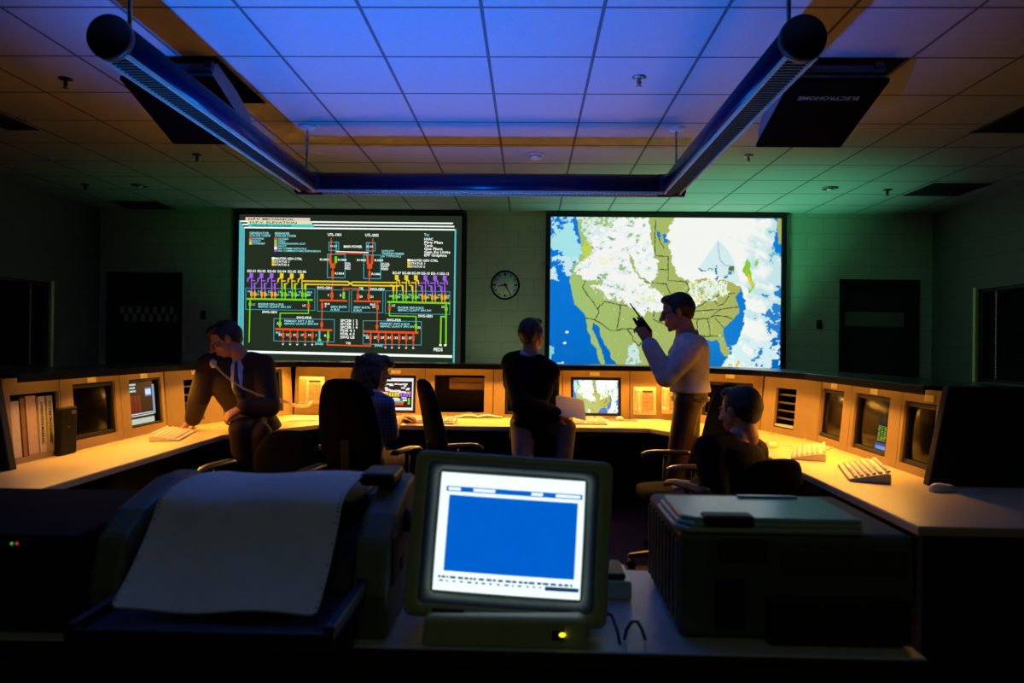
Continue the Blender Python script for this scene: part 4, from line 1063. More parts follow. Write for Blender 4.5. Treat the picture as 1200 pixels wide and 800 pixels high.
def mouse(px, py, rz, lab):
    p = atz(px, py, DESK+.01)
    o = thing('computer_mouse', lab, 'mouse', (p.x, p.y, DESK), rz, 'mice on the worktop')
    rings = []
    for t in np.linspace(0, PI, 12):
        y = -.055*math.cos(t); rr_ = math.sin(t)**.6*.032+.001; hh = .034*math.sin(t)**.7*(1-.25*math.cos(t+PI))+.002
        rings.append([(rr_*math.cos(a), y, max(.001, .001+hh*max(0, math.sin(a)))) for a in np.linspace(0, 2*PI, 16, endpoint=False)])
    MB().loft(rings).build('shell', CREAM, o)
    MB().bb((-.02, .018, .026), (-.001, .045, .030)).bb((.001, .018, .026), (.02, .045, .030)).build('button', CREAMK, o, bevel=.003)
    MB().tube([(0, .055, .01), (.01, .10, .005), (.04, .15, .004), (.05, .2, .004)], .0028, 6).build('cord', CREAM, o)
    return o
m0 = atz(222, 501, DESK+.02)
mouse(222, 500, 1.2, 'cream mouse under the phone man\'s resting hand')
mouse(726, 491, .1, 'cream mouse on the mat right of the map monitor keyboard')
mouse(903, 522, -1.0, 'cream mouse on the right worktop between two keyboards')
mouse(1104, 573, -1.5, 'pale mouse in shadow at the dark end of the right worktop')
p = atz(729, 492, DESK)
tag(MB().prism([(p.x-.12, p.y-.10), (p.x+.12, p.y-.10), (p.x+.12, p.y+.10), (p.x-.12, p.y+.10)], DESK, DESK+.004).build('mouse_mat', mat('mat_grey', (120, 112, 110), .8), bevel=.002), 'thin grey mouse mat under the mouse by the map monitor', 'mouse mat')
def sheets(px, py, rz, lab, w=.21, d=.28, n=3, name='paper_sheet'):
    p = atz(px, py, DESK)
    o = thing(name, lab, 'papers', (p.x, p.y, DESK), rz)
    for i in range(n):
        M = Matrix.Rotation((i-1)*.08, 4, 'Z') @ Matrix.Translation((i*.01, 0, .0005+i*.0022))
        g = MB(); k = 6
        for q in range(k):
            for r in range(k):
                P = lambda a, b: (-w/2+w*a/k, -d/2+d*b/k, .004*math.sin(a*1.1+i)*(b/k)**2)
                g.add([P(q, r), P(q+1, r), P(q+1, r+1), P(q, r+1)], [(0, 1, 2, 3)], M, True)
        g.weld = True; g.build('sheet', PAPER, o)
    return o
sheets(352, 491, .2, 'loose sheets on the worktop below the handset-less telephone')
sheets(448, 491, -.2, 'loose sheets on the worktop left of the woman\'s keyboard')
sheets(756, 492, .3, 'loose sheets on the worktop beside the mouse mat', .21, .25)
p = atz(560, 488, DESK)
o = thing('open_book', 'open white manual lying on the worktop behind the empty chair', 'book', (p.x, p.y, DESK), .1)
for sx in (-1, 1):
    rings = []
    for t in np.linspace(0, 1, 9):
        x = sx*t*.21; z = .008+.022*math.sin(PI*min(1, t*1.25))**.8*(1-t*.4) if t < .8 else .008+.006*(1-t)*5
        rings.append([(x, -.14, .001), (x, .14, .001), (x, .14, z), (x, -.14, z)])
    MB().loft(rings, smooth=False).build('page_block', PAPER, o)
MB().bb((-.215, -.145, 0), (.215, .145, .002)).build('cover', BLK, o)
p = atz(536, 490, DESK)
sheets(520, 492, .5, 'loose sheets on the worktop left of the open manual', .21, .22)
def cable(pts, par, m=CREAM, r=.004):
    P = [atz(x, y, DESK+r) for x, y in pts]
    Q = []
    for i in range(len(P)-1):
        for t in np.linspace(0, 1, 6, endpoint=False):
            p0, p1, p2, p3 = P[max(i-1, 0)], P[i], P[i+1], P[min(i+2, len(P)-1)]
            Q.append(.5*((2*p1)+(p2-p0)*t+(2*p0-5*p1+4*p2-p3)*t*t+(3*p1-p0-3*p2+p3)*t**3))
    Q.append(P[-1])
    MB().tube(Q, r, 6).build('cord', m, par, True)
cable([(902, 508), (918, 507), (935, 510), (946, 516)], KB[3])
cable([(968, 527), (978, 523), (988, 522), (991, 526)], KB[5])
cable([(146, 514), (152, 509), (165, 507), (180, 505)], KB[0])
# ================================================================== office chairs
ARMP = mat('armrest_plastic', (74, 62, 48), .35, spec=.5)
def make_chair(label):
    o = thing('office_chair', label, 'chair', (0, 0, 0), 0, 'black office chairs in the control room')
    def rr(z, y, hw, hd, n=28, pw=3.2):
        out = []
        for i in range(n):
            a = 2*PI*i/n; c, s = math.cos(a), math.sin(a); k = (abs(c)**pw+abs(s)**pw)**(-1/pw)
            out.append((c*k*hw, y+s*k*hd, z))
        return out
    MB().loft([rr(.415, 0, .19, .18), rr(.425, 0, .235, .225), rr(.455, 0, .25, .24), rr(.485, 0, .245, .235), rr(.498, 0, .20, .19), rr(.500, 0, .1, .1)]).build('seat', FABRIC, o)
    pr = [(.56, -.215, .17, .02), (.58, -.22, .20, .036), (.66, -.232, .225, .045), (.78, -.248, .235, .046), (.90, -.272, .222, .044), (1.02, -.300, .195, .042), (1.09, -.32, .165, .038), (1.13, -.332, .12, .030), (1.145, -.337, .06, .015)]
    MB().loft([rr(*q[:2], q[2], q[3], 28, 2.6) for q in pr]).build('backrest', FABRIC, o)
    MB().prism([(-.03, -.30), (.03, -.30), (.03, .05), (-.03, .05)], .385, .41).loft([[(x, y, z) for x, y in ((-.03, yy-.006), (.03, yy-.006), (.03, yy+.006), (-.03, yy+.006))] for z, yy in ((.385, -.295), (.5, -.292), (.75, -.298))], smooth=False).build('back_bracket', BLK, o)
    for sx in (-1, 1):
        x = sx*.285
        MB().loft([[(x+dx, y, z+dz) for dx, dz in ((-.028, 0), (.028, 0), (.030, .012), (.02, .026), (-.02, .026), (-.030, .012))] for y, z in ((-.17, .655), (-.15, .66), (.06, .662), (.12, .655), (.15, .640))]).build('armrest', ARMP, o)
        MB().tube([(sx*.15, 0, .405), (x-sx*.01, 0, .41), (x, -.0, .45), (x, -.01, .655)], .016, 10).build('arm_support', BLK, o)
    MB().lathe([(.005, .09), (.045, .09), (.04, .15), (.026, .16), (.026, .385), (.005, .385)], n=18).build('gas_column', BLK, o)
    b = MB()
    for i in range(5):
        a = 2*PI*i/5+.3; c, s = math.cos(a), math.sin(a)
        rings = []
        for r, hw, z0, z1 in ((.02, .03, .075, .115), (.15, .026, .075, .108), (.29, .018, .07, .09), (.305, .01, .07, .082)):
            rings.append([(c*r-s*q*hw, s*r+c*q*hw, z) for q, z in ((-1, z0), (1, z0), (.8, z1), (-.8, z1))])
        b.loft(rings, smooth=False)
    b.build('star_base', ARMP, o)
    for i in range(5):
        a = 2*PI*i/5+.3; c, s = math.cos(a)*.285, math.sin(a)*.285; k = MB()
        for q in (-1, 1):
            T = Matrix.Translation((c, s, .028)) @ Matrix.Rotation(a, 4, 'Z') @ Matrix.Translation((0, q*.014, 0)) @ Matrix.Rotation(PI/2, 4, 'X')
            k.lathe([(.002, -.008), (.027, -.008), (.028, 0), (.027, .008), (.002, .008)], T, 16)
        k.capsule((c, s, .03), (c, s, .075), .008, .008, 8)
        k.build('caster', BLK, o)
    return o
def put_chair(o, x, y, rz): o.location = (x, y, 0); o.rotation_euler = (0, 0, rz); o.matrix_basis = Matrix.Translation((x, y, 0)) @ Matrix.Rotation(rz, 4, 'Z')
c0 = make_chair('black high-backed office chair with the seated plaid-shirted woman')
CH = [(-1.06, 4.78, -.36, None),
      (-.36, 4.62, -1.22, 'empty black high-backed office chair between the woman and the blazer man'),
      (1.06, 3.74, .42, 'black office chair under the seated man by the right worktop'),
      (.93, 4.44, PI/2+.1, 'empty black office chair with a lit armrest before the white-shirted man'),
      (-1.48, 3.92, PI*.95, 'empty low-backed black office chair in the dark before the left worktop')]
chairs = []
for i, (x, y, r, lab) in enumerate(CH):
    o = c0 if i == 0 else copy_tree(c0)
    if lab: o['label'] = lab
    chairs.append((o, x, y, r))
for o, x, y, r in chairs: put_chair(o, x, y, r)
for i in (2, 4):      # two of the chairs have a low typist's backrest
    low = [k for k in chairs[i][0].children if k.name.startswith('backrest')][0]
    low.location = (0, -.12, .29); low.scale = (.9, .62, .48)

# ================================================================== people
SKIN = mat('skin', (188, 128, 98), .5, var=.06, scale=40)
SKIN.node_tree.nodes['Principled BSDF'].inputs['Subsurface Weight'].default_value = .05
HAIRD = mat('hair_dark', (22, 17, 14), .5, bump=.6, scale=120)
HAIRB = mat('hair_brown', (46, 28, 18), .5, bump=.6, scale=120)
SHOE = mat('black_shoe', (14, 13, 12), .35)
EYEW = mat('eye_white', (210, 205, 196), .25); EYED = mat('iris', (36, 24, 16), .2)
LIP = mat('lip', (150, 84, 72), .5)

def head_shapes(mb, M, s, part):
    S = M @ Matrix.Scale(s, 4)
    E = lambda c, r, rot=None: mb.ell(c, r, S, 20, 12, rot)
    if part == 'skin':
        E((0, -.012, .033), (.076, .094, .084)); E((0, .026, -.03), (.061, .064, .085)); E((0, .034, -.078), (.044, .048, .034)); E((0, .066, -.099), (.019, .018, .016))
        E((0, .082, .024), (.048, .012, .010))
        mb.capsule((0, .086, .012), (0, .112, -.024), .009, .0135, 12, S); E((.012, .1, -.029), (.008, .010, .008)); E((-.012, .1, -.029), (.008, .010, .008))
        for q in (-1, 1):
            E((q*.040, .058, -.024), (.022, .022, .022)); E((q*.078, -.006, -.006), (.010, .020, .032), (0, q*.25, 0)); E((q*.034, .074, .002), (.015, .010, .011))
        E((0, .084, -.056), (.024, .013, .008)); E((0, .082, -.069), (.021, .012, .008))
        mb.capsule((0, -.022, -.05), (0, -.03, -.13), .056, .058, 18, S)
    elif part == 'short_hair':
        E((0, -.026, .048), (.083, .098, .083)); E((0, .035, .096), (.060, .048, .030)); E((0, -.062, -.006), (.070, .052, .066)); E((0, -.048, .022), (.082, .082, .074))
        for q in (-1, 1): E((q*.073, .006, .02), (.010, .028, .036))
    elif part == 'long_hair':
        E((0, -.035, .046), (.112, .122, .100)); E((0, .05, .100), (.080, .058, .040)); E((0, .098, .080), (.055, .034, .032))
        E((0, -.095, -.05), (.120, .080, .135)); E((0, -.11, -.15), (.115, .062, .11))
        for q in (-1, 1): E((q*.086, -.035, -.03), (.036, .068, .11)); E((q*.090, -.065, -.13), (.042, .056, .09))
        r_ = random.Random(11)
        for i in range(60):
            a = r_.uniform(.2, 2*PI-.2); z = r_.uniform(-.20, .09); rr_ = .118*(1 if z < .03 else .9)
            p = (math.sin(a)*rr_, -.045-math.cos(a)*rr_*.9, z)
            if p[1] > .02 and z < .05: continue
            E(p, (.017, .017, .026))

def hand_shapes(mb, wrist, d, dors, side, curl, s=1.0, spread=.1, thumb=.5):
    # d: direction of the fingers, dors: back of the hand, side=+1 when the thumb lies on d x dors's side
    y = Vector(d).normalized(); z = Vector(dors); z = (z-y*z.dot(y)).normalized(); x = y.cross(z)*side
    T = Matrix((x, y, z)).transposed().to_4x4(); T.translation = Vector(wrist); T = T @ Matrix.Scale(s, 4)
    rings = []
    for yy, hw, hd in ((-.02, .024, .019), (.01, .028, .019), (.04, .036, .017), (.075, .041, .015), (.095, .039, .012), (.102, .034, .008)):
        rings.append([(hw*math.cos(a), yy, hd*math.sin(a)) for a in np.linspace(0, 2*PI, 18, endpoint=False)])
    mb.loft(rings, T)
    for i, (bx, L, r) in enumerate(((.030, .072, .0085), (.010, .080, .0088), (-.011, .074, .0085), (-.030, .058, .0076))):
        p = Vector((bx, .088, 0)); a = 0; fr = (.45, .31, .24)
        cu = curl[i] if isinstance(curl, (list, tuple)) else curl
        for k in range(3):
            a += cu*(.75 if k == 0 else 1.0)
            q = p+Vector((bx*spread*6*fr[k]*math.cos(a)*L/.03*.03, math.cos(a), -math.sin(a)))*L*fr[k]
            mb.capsule(p, q, r*(1-.10*k), r*(1-.10*(k+1)), 10, T); p = q
    p = Vector((.026, .018, -.006)); q = p+Vector((.030, .034, -.012)); mb.capsule(p, q, .014, .011, 10, T)
    w = q+Vector((.012*(1-thumb), .034, -.016-.01*thumb)); mb.capsule(q, w, .0105, .009, 10, T); mb.capsule(w, w+Vector((-.006*thumb, .026, -.010*thumb)), .009, .0075, 10, T)

def torso_rings(J, rows):
    out = []
    up0 = (J['chest']-J['pel']).normalized(); up1 = (J['neck']-J['chest']).normalized()
    rh = (J['hipR']-J['hipL']).normalized(); rs = (J['shR']-J['shL']).normalized()
    for t, hw, hd, fo in rows:        # t: 0 pelvis, 1 chest, 2 neck
        c = J['pel'].lerp(J['chest'], t) if t <= 1 else J['chest'].lerp(J['neck'], t-1)
        up = up0.lerp(up1, min(1, max(0, t-.5))).normalized()
        r = rh.lerp(rs, min(1, max(0, t))).normalized(); f = up.cross(r).normalized(); r = f.cross(up)
        c = c+f*fo
        out.append([tuple(c+r*(hw*math.cos(a)*(abs(math.cos(a))**-.15 if abs(math.cos(a)) > .01 else 1))+f*(hd*math.sin(a))) for a in np.linspace(0, 2*PI, 28, endpoint=False)])
    return out
ROWS = [(-.22, .12, .09, 0), (-.05, .165, .112, -.005), (.15, .172, .115, -.005), (.45, .150, .104, 0), (.75, .158, .112, .005), (1.0, .172, .118, .008), (1.35, .182, .112, 0), (1.62, .165, .090, -.01), (1.82, .105, .070, -.015), (2.0, .062, .060, -.012)]

def person(label, J, spec):
    s = spec.get('s', 1.0); hs = spec.get('hs', 1.04)
    base = J['pel'].copy(); base.z = 0
    o = thing('person', label, 'person', base)
    HM = frame(J['head'], Vector(J['face']).cross(Vector(spec.get('up', (0, 0, 1)))), J['face'])
    R = lambda g: [(t, (hw+g)*s, (hd+g)*s, fo) for t, hw, hd, fo in ROWS]
    skin = spec.get('skin', SKIN)
    # --- one continuous body
    b = MB()
    head_shapes(b, HM, hs, 'skin')
    nb = HM @ Vector((0, -.03, -.12)); b.capsule(nb, J['neck'], .055*s, .062*s)
    b.loft(torso_rings(J, R(-.012)))
    for q in 'LR':
        b.capsule(J['chest'].lerp(J['sh'+q], .55)+(J['neck']-J['chest'])*.35, J['sh'+q], .065*s, .058*s)
        b.capsule(J['sh'+q], J['el'+q], .050*s, .039*s); b.capsule(J['el'+q], J['wr'+q], .041*s, .026*s)
        b.capsule(J['hip'+q], J['kn'+q], .080*s, .055*s); b.capsule(J['kn'+q], J['an'+q], .054*s, .036*s)
        toe = J['toe'+q]; b.capsule(J['an'+q]+Vector((0, 0, -.03)), toe, .034*s, .026*s)
        h = spec['hand'+q]
        hand_shapes(b, J['wr'+q], h[0], h[1], h[2], h[3], .98*s*spec.get('hsc', 1), thumb=h[4] if len(h) > 4 else .5)
    body = remesh(b, 'body', [skin], spec.get('vox', .0055), 4, o)
    # --- eyes and lips
    e = MB()
    for q in (-1, 1):
        e.use(EYEW).ell((q*.032, .0765, .002), (.0125, .0105, .0085), HM @ Matrix.Scale(hs, 4), 12, 8)
        e.use(EYED).ell((q*.032, .0862, .002), (.0055, .0022, .0055), HM @ Matrix.Scale(hs, 4), 10, 6)
    e.build('eyes', None, o, True, label='eyes with dark irises')
    # --- hair
    h = MB(); head_shapes(h, HM, hs, spec['hair'][0]); remesh(h, 'hair', [spec['hair'][1]], .006, 3, o)
    # --- trousers
    t = MB(); t.loft(torso_rings(J, R(.006)[:4]))
    for q in 'LR':
        t.ell(J['hip'+q], (.10*s, .10*s, .10*s)); t.capsule(J['hip'+q], J['kn'+q], .096*s, .073*s); t.capsule(J['kn'+q], J['an'+q]+(J['an'+q]-J['kn'+q]).normalized()*.02, .073*s, .058*s)
    remesh(t, 'trousers', [spec['trousers']], .008, 6, o)
    # --- shoes
    for q in 'LR':
        d = (J['toe'+q]-J['an'+q]); d.z = 0; d = d.normalized(); a = J['an'+q]
        m = MB(); T = frame((a.x, a.y, J['toe'+q].z-.03), Vector((d.y, -d.x, 0)), d)
        rings = []
        for y, hw, z1 in ((-.075, .02, .05), (-.06, .034, .085), (-.02, .037, .10), (.04, .040, .085), (.10, .045, .062), (.16, .042, .050), (.195, .028, .036), (.205, .012, .022)):
            rings.append([(hw*math.cos(k), y, max(0, z1*.5+z1*.5*math.sin(k))) for k in np.linspace(0, 2*PI, 18, endpoint=False)])
        m.loft(rings, T).build('shoe', SHOE, o, True)
    # --- upper clothes
    for nme, m, g, sleeves, lo in spec['tops']:
        c = MB(); rows = R(g)
        if lo < -.25:       # skirted jacket
            rows = [(lo, (.185+g)*s, (.125+g)*s, -.01), (-.2, (.18+g)*s, (.12+g)*s, -.008)]+rows[1:]
        else: rows = [r for r in rows if r[0] >= lo]
        rows = rows[:-1]+[(1.93, (.072+g*.5)*s, (.066+g*.5)*s, -.014)]
        c.loft(torso_rings(J, rows))
        for q in 'LR':
            c.capsule(J['chest'].lerp(J['sh'+q], .5)+(J['neck']-J['chest'])*.38, J['sh'+q], (.068+g)*s, (.062+g)*s)
            c.capsule(J['sh'+q], J['el'+q], (.058+g)*s, (.048+g)*s)
            if sleeves > 1: c.capsule(J['el'+q], J['el'+q].lerp(J['wr'+q], .93), (.049+g)*s, (.036+g*.8)*s)
            elif sleeves < 1: pass
        remesh(c, nme, [m], .0075, spec.get('sm', 7), o)
    return o, HM
def glasses(o, HM, hs, m=BLK, r=.0022):
    g = MB(); S = HM @ Matrix.Scale(hs, 4)
    for q in (-1, 1):
        g.tube([tuple(S @ Vector((q*.034+.024*math.cos(a)*(1 if abs(math.cos(a)) < .9 else 1), .098-.010*abs(math.cos(a)), .001+.018*math.sin(a)))) for a in np.linspace(0, 2*PI, 20)], r, 6)
        g.tube([tuple(S @ Vector(p)) for p in ((q*.057, .088, .006), (q*.074, .07, .008), (q*.079, .0, .010), (q*.080, -.02, -.004))], r, 6)
    g.tube([tuple(S @ Vector(p)) for p in ((-.011, .102, .004), (0, .106, .007), (.011, .102, .004))], r, 6)
    g.build('eyeglasses', m, o, True)
V = Vector

# --- 1: man on the telephone, perched on the left worktop's corner
Y1 = 4.98
NAVY = mat('dark_suit', (20, 19, 20), .75, bump=.25, scale=60); 
J = dict(head=at(264, 399, Y1-.08), face=V((-.72, -.50, -.48)), neck=at(279, 416, Y1-.0), chest=at(282, 452, Y1-.02), pel=at(296, 491, Y1+.02),
         shR=at(246, 428, Y1-.10), shL=at(308, 429, Y1-.02), elR=at(233, 467, Y1-.12), wrR=at(226, 490, Y1-.02), elL=at(316, 476, Y1-.14), wrL=at(285, 477, Y1-.36),
         hipL=at(303, 496, Y1-.05), hipR=at(289, 496, Y1+.10), knL=at(281, 502, 4.62), knR=at(306, 508, 4.66), anL=at(292, 590, 4.86), anR=at(312, 590, 4.90))
J['toeL'] = J['anL']+V((-.03, -.16, -.06)); J['toeR'] = J['anR']+V((.02, -.16, -.06))
for q in 'LR': J['an'+q].z = .10; J['toe'+q].z = .035
J['wrR'].z = DESK+.075
spec = dict(hair=('short_hair', HAIRD), trousers=mat('suit_trousers', (58, 43, 30), .8, bump=.2, spec=.2), up=(-.15, .1, 1), hs=1.05, hsc=1.15,
            handR=(V((-.75, .15, -.62)), V((-.5, -.1, .85)), 1, .35), handL=(V((-.80, -.35, -.48)), V((-.35, -.6, .7)), 1, .75),
            tops=[('shirt', mat('pale_shirt', (190, 196, 210), .8), .004, 2, -.05), ('suit_jacket', mat('brown_suit', (56, 42, 30), .8, bump=.25, scale=60, spec=.2), .026, 2, -.42)])
p1, HM = person('man in dark suit, tie and glasses perched on the left worktop, talking on the phone', J, spec)
glasses(p1, HM, 1.05)
def front_panel(J, w0, w1, g, name, m, parent, t0=1.93, t1=.35, off=0.0, dep=.02):
    mb = MB(); rings = []
    rs = (J['shR']-J['shL']).normalized()
    for t in np.linspace(t0, t1, 10):
        row = min(ROWS, key=lambda r: abs(r[0]-t)); ts = sorted(ROWS, key=lambda r: r[0])
        i = max(k for k in range(len(ts)) if ts[k][0] <= t); k_ = min(i+1, len(ts)-1); f_ = 0 if k_ == i else (t-ts[i][0])/(ts[k_][0]-ts[i][0])
        hd = ts[i][2]*(1-f_)+ts[k_][2]*f_; fo = ts[i][3]*(1-f_)+ts[k_][3]*f_
        c = J['pel'].lerp(J['chest'], t) if t <= 1 else J['chest'].lerp(J['neck'], t-1)
        up = ((J['neck']-J['pel'])).normalized(); f = up.cross(rs).normalized(); r = f.cross(up)
        q = (t0-t)/(t0-t1); w = w0+(w1-w0)*q; c = c+f*(fo+hd+g)+r*off
        rings.append([tuple(c+r*(w*x)+f*(dep*(z-.9*x*x))) for x, z in ((-1, 0), (-.5, .5), (0, .6), (.5, .5), (1, 0), (1, -2.5), (-1, -2.5))])
    return mb.loft(rings).build(name, m, parent, True)
front_panel(J, .082, .028, .030, 'shirt_front', MATS['pale_shirt'], p1, 1.95, .55)
front_panel(J, .016, .036, .040, 'necktie', mat('patterned_tie', (52, 46, 60), .6, var=.8, scale=50), p1, 1.80, .35, 0, .008)
mb = MB(); a, b = J['wrL'], J['elL']; d = (b-a).normalized()
mb.lathe([(.030, -.006), (.033, -.005), (.033, .005), (.030, .006)], zframe(a+d*.02, d), 20); mb.ell(a+d*.02+V((-.01, -.012, .028)), (.014, .014, .006)); mb.build('wristwatch', METAL, p1, True)
mb = MB(); mb.lathe([(.034, -.02), (.040, -.018), (.041, .018), (.036, .02)], zframe(a+d*.055, d), 20); mb.build('shirt_cuff', MATS['pale_shirt'], p1, True)
# handset wedged between shoulder and ear, its coiled cord looping back to the console
hm = HM
a = hm @ V((-.016, .150, -.104)); b = hm @ V((.104, .015, -.02))
o = thing('telephone_handset', 'pale telephone handset held at the mouth of the man in the suit', 'telephone', a)
ax = (b-a).normalized()
MB().capsule(a, b, .014, .014, 12).ell(a, (.027, .027, .033)).ell(b, (.028, .028, .028)).build('handset', CREAM, o, True)
def coil(pts, r, turns, n=10):
    P = [Vector(p) for p in pts]; Q = []
    m = turns*n
    for i in range(m+1):
        t = i/m*(len(P)-1); k = min(int(t), len(P)-2); f_ = t-k
        p0, p1_, p2, p3 = P[max(k-1, 0)], P[k], P[k+1], P[min(k+2, len(P)-1)]
        c = .5*((2*p1_)+(p2-p0)*f_+(2*p0-5*p1_+4*p2-p3)*f_*f_+(3*p1_-p0-3*p2+p3)*f_**3)
        tg = (p2-p1_).normalized(); x = tg.cross(V((0, 0, 1))).normalized(); y = tg.cross(x); an = 2*PI*i/n
        Q.append(c+x*r*math.cos(an)+y*r*math.sin(an))
    return Q
CORD = mat('cord_cream', (206, 188, 150), .5)
c1 = at(262, 438, Y1-.26); c2 = at(276, 449, Y1-.30); c3 = at(290, 457, Y1-.30); c4 = at(304, 463, Y1-.24); c5 = at(318, 466, Y1-.12)
MB().tube(coil([a, at(254, 430, Y1-.24), c1, c2, c3, c4, c5], .006, 46, 8), .0022, 5).build('coiled_cord', CORD, o, True)
e0 = at(318, 466, Y1-.10); e1 = at(332, 470, 5.3); e2 = at(346, 475, 5.7); e3 = at(360, 475, 6.0); e4 = at(366, 471, 6.12)
MB().tube(coil([e0, e1, e2, e3, e4], .011, 40, 8), .004, 5).build('coiled_cord', CORD, ph1, True)

# --- 2: seated woman
Y2 = 4.86
J = dict(head=at(440, 437, Y2+.03), face=V((.90, .42, -.12)), neck=at(436, 461, Y2-.02), chest=at(440, 492, Y2), pel=at(425, 545, Y2+.02),
         shR=at(452, 474, Y2-.12), shL=at(428, 470, Y2+.14), elR=at(459, 508, Y2-.02), wrR=at(468, 494, 5.22), elL=at(448, 505, 5.12), wrL=at(474, 492, 5.50),
         hipR=at(438, 550, Y2-.05), hipL=at(418, 548, Y2+.13), knR=at(470, 552, 5.18), knL=at(452, 548, 5.32), anR=at(470, 620, 5.22), anL=at(455, 615, 5.38))
J['pel'].z = .58; J['hipR'].z = J['hipL'].z = .55; J['knR'].z = J['knL'].z = .53
for q in 'LR': J['an'+q].z = .10; J['toe'+q] = J['an'+q]+V((.09, .13, 0)); J['toe'+q].z = .035
J['wrL'].z = DESK+.06; J['wrR'].z = DESK+.07
PLAID = mat('navy_plaid', (66, 74, 108), .85)
n, l = PLAID.node_tree.nodes, PLAID.node_tree.links
tc = n.new('ShaderNodeTexCoord'); ck = []
for ax, sc in ((0, 26), (2, 26)):
    w = n.new('ShaderNodeTexWave'); w.bands_direction = 'XYZ'[ax]; w.inputs['Scale'].default_value = sc/2; w.inputs['Distortion'].default_value = .4; l.new(tc.outputs['Object'], w.inputs['Vector'])
    g = n.new('ShaderNodeMath'); g.operation = 'GREATER_THAN'; g.inputs[1].default_value = .72; l.new(w.outputs['Fac'], g.inputs[0]); ck.append(g)
ad = n.new('ShaderNodeMath'); ad.operation = 'ADD'; l.new(ck[0].outputs[0], ad.inputs[0]); l.new(ck[1].outputs[0], ad.inputs[1])
mu = n.new('ShaderNodeMath'); mu.operation = 'MULTIPLY'; mu.inputs[1].default_value = .45; l.new(ad.outputs[0], mu.inputs[0])
bs = n['Principled BSDF']; src = bs.inputs['Base Color'].links[0].from_socket
mx = n.new('ShaderNodeMix'); mx.data_type = 'RGBA'; l.new(mu.outputs[0], mx.inputs[0]); l.new(src, mx.inputs[6]); mx.inputs[7].default_value = lin((120, 128, 160))+(1,); l.new(mx.outputs[2], bs.inputs['Base Color'])
spec = dict(s=.90, hs=.95, hair=('long_hair', HAIRB), trousers=mat('dark_slacks', (60, 50, 42), .85), up=(0, 0, 1),
            handR=(V((.35, .92, -.12)), V((0, .1, 1)), -1, .3), handL=(V((.35, .92, -.12)), V((0, .1, 1)), 1, .3),
            tops=[('plaid_shirt', PLAID, .010, 1, -.2)])
p2, HM = person('woman with long brown hair and plaid shirt seated at the rear worktop, typing', J, spec)
mb = MB(); mb.lathe([(.060, -.012), (.082, -.006), (.078, .012), (.062, .014)], zframe(J['neck']+V((0, 0, .0)), (J['head']-J['neck'])), 22); mb.build('white_collar', MATS['pale_shirt'], p2, True)

# --- 3: man in dark blazer seated sideways on the rear worktop's edge
Y3 = 5.40
J = dict(head=at(624, 392, Y3), face=V((.62, .78, .05)), neck=at(620, 415, Y3-.0), chest=at(619, 452, Y3), pel=at(624, 495, Y3+.05),
         shR=at(637, 432, Y3-.14) if False else at(602, 428, Y3-.02), shL=at(0, 0, 1), elR=V(), wrR=V(), elL=V(), wrL=V(),
         hipR=at(613, 499, Y3-.03), hipL=at(630, 498, Y3+.12), knR=at(612, 560, Y3-.22), knL=at(664, 501, Y3-.06), anR=at(611, 640, Y3-.2), anL=at(658, 560, Y3-.1))
J['shL'] = at(601, 426, Y3+.10); J['shR'] = at(642, 436, Y3-.05)
# seen from behind and to the left: his left shoulder is at our left, his right shoulder nearer the screen on our right
J['elL'] = at(611, 474, Y3-.22); J['wrL'] = at(652, 486, Y3-.12)
J['elR'] = at(643, 482, Y3+.22); J['wrR'] = at(641, 459, Y3+.16)
for q in 'LR': J['toe'+q] = J['an'+q]+V((.15, .05, 0))
J['anR'].z = .10; J['toeR'].z = .035; J['anL'].z = .28; J['toeL'].z = .22
BLAZ = mat('black_blazer', (7, 7, 7), .9, bump=.3, scale=60, spec=.15)
spec = dict(hs=1.02, hair=('short_hair', HAIRD), trousers=mat('khaki_trousers', (112, 98, 84), .85, bump=.2), up=(0, 0, 1),
            handR=(V((.05, .1, 1)), V((-.7, -.6, 0)), 1, .5), handL=(V((.9, .25, -.12)), V((-.0, -.7, .7)), 1, .45),
            tops=[('shirt', MATS['pale_shirt'], .002, 0, .3), ('blazer', BLAZ, .034, 2, -.30)])
p3, HM = person('man in dark blazer and khaki trousers perched on the rear worktop, facing the map', J, spec)
mb = MB(); mb.lathe([(.060, -.02), (.080, -.014), (.070, .014), (.060, .016)], zframe(J['neck']+V((.005, .0, .012)), (J['head']-J['neck'])+V((-.02, -.03, 0))), 22); mb.build('shirt_collar', MATS['pale_shirt'], p3, True)
w = J['wrL']; dd = V((.8, .30, .10)).normalized()
c = w+V((.10, .06, .045))
o = thing('paper_sheet', 'white papers held in the hand of the man in the dark blazer', 'papers', c)
M = frame(c+V((-.0, 0, .01)), V((.95, .1, -.16)), V((-.25, .75, .50)))
for i in range(2):
    g = MB(); k = 6
    for q in range(k):
        for r in range(k):
            P = lambda a_, b_: (-.10+.22*a_/k, -.13+.26*b_/k, -.03*(a_/k-.5)**2+i*.004)
            g.add([P(q, r), P(q+1, r), P(q+1, r+1), P(q, r+1)], [(0, 1, 2, 3)], M, True)
    g.weld = True; g.build('sheet', PAPERT, o, True)

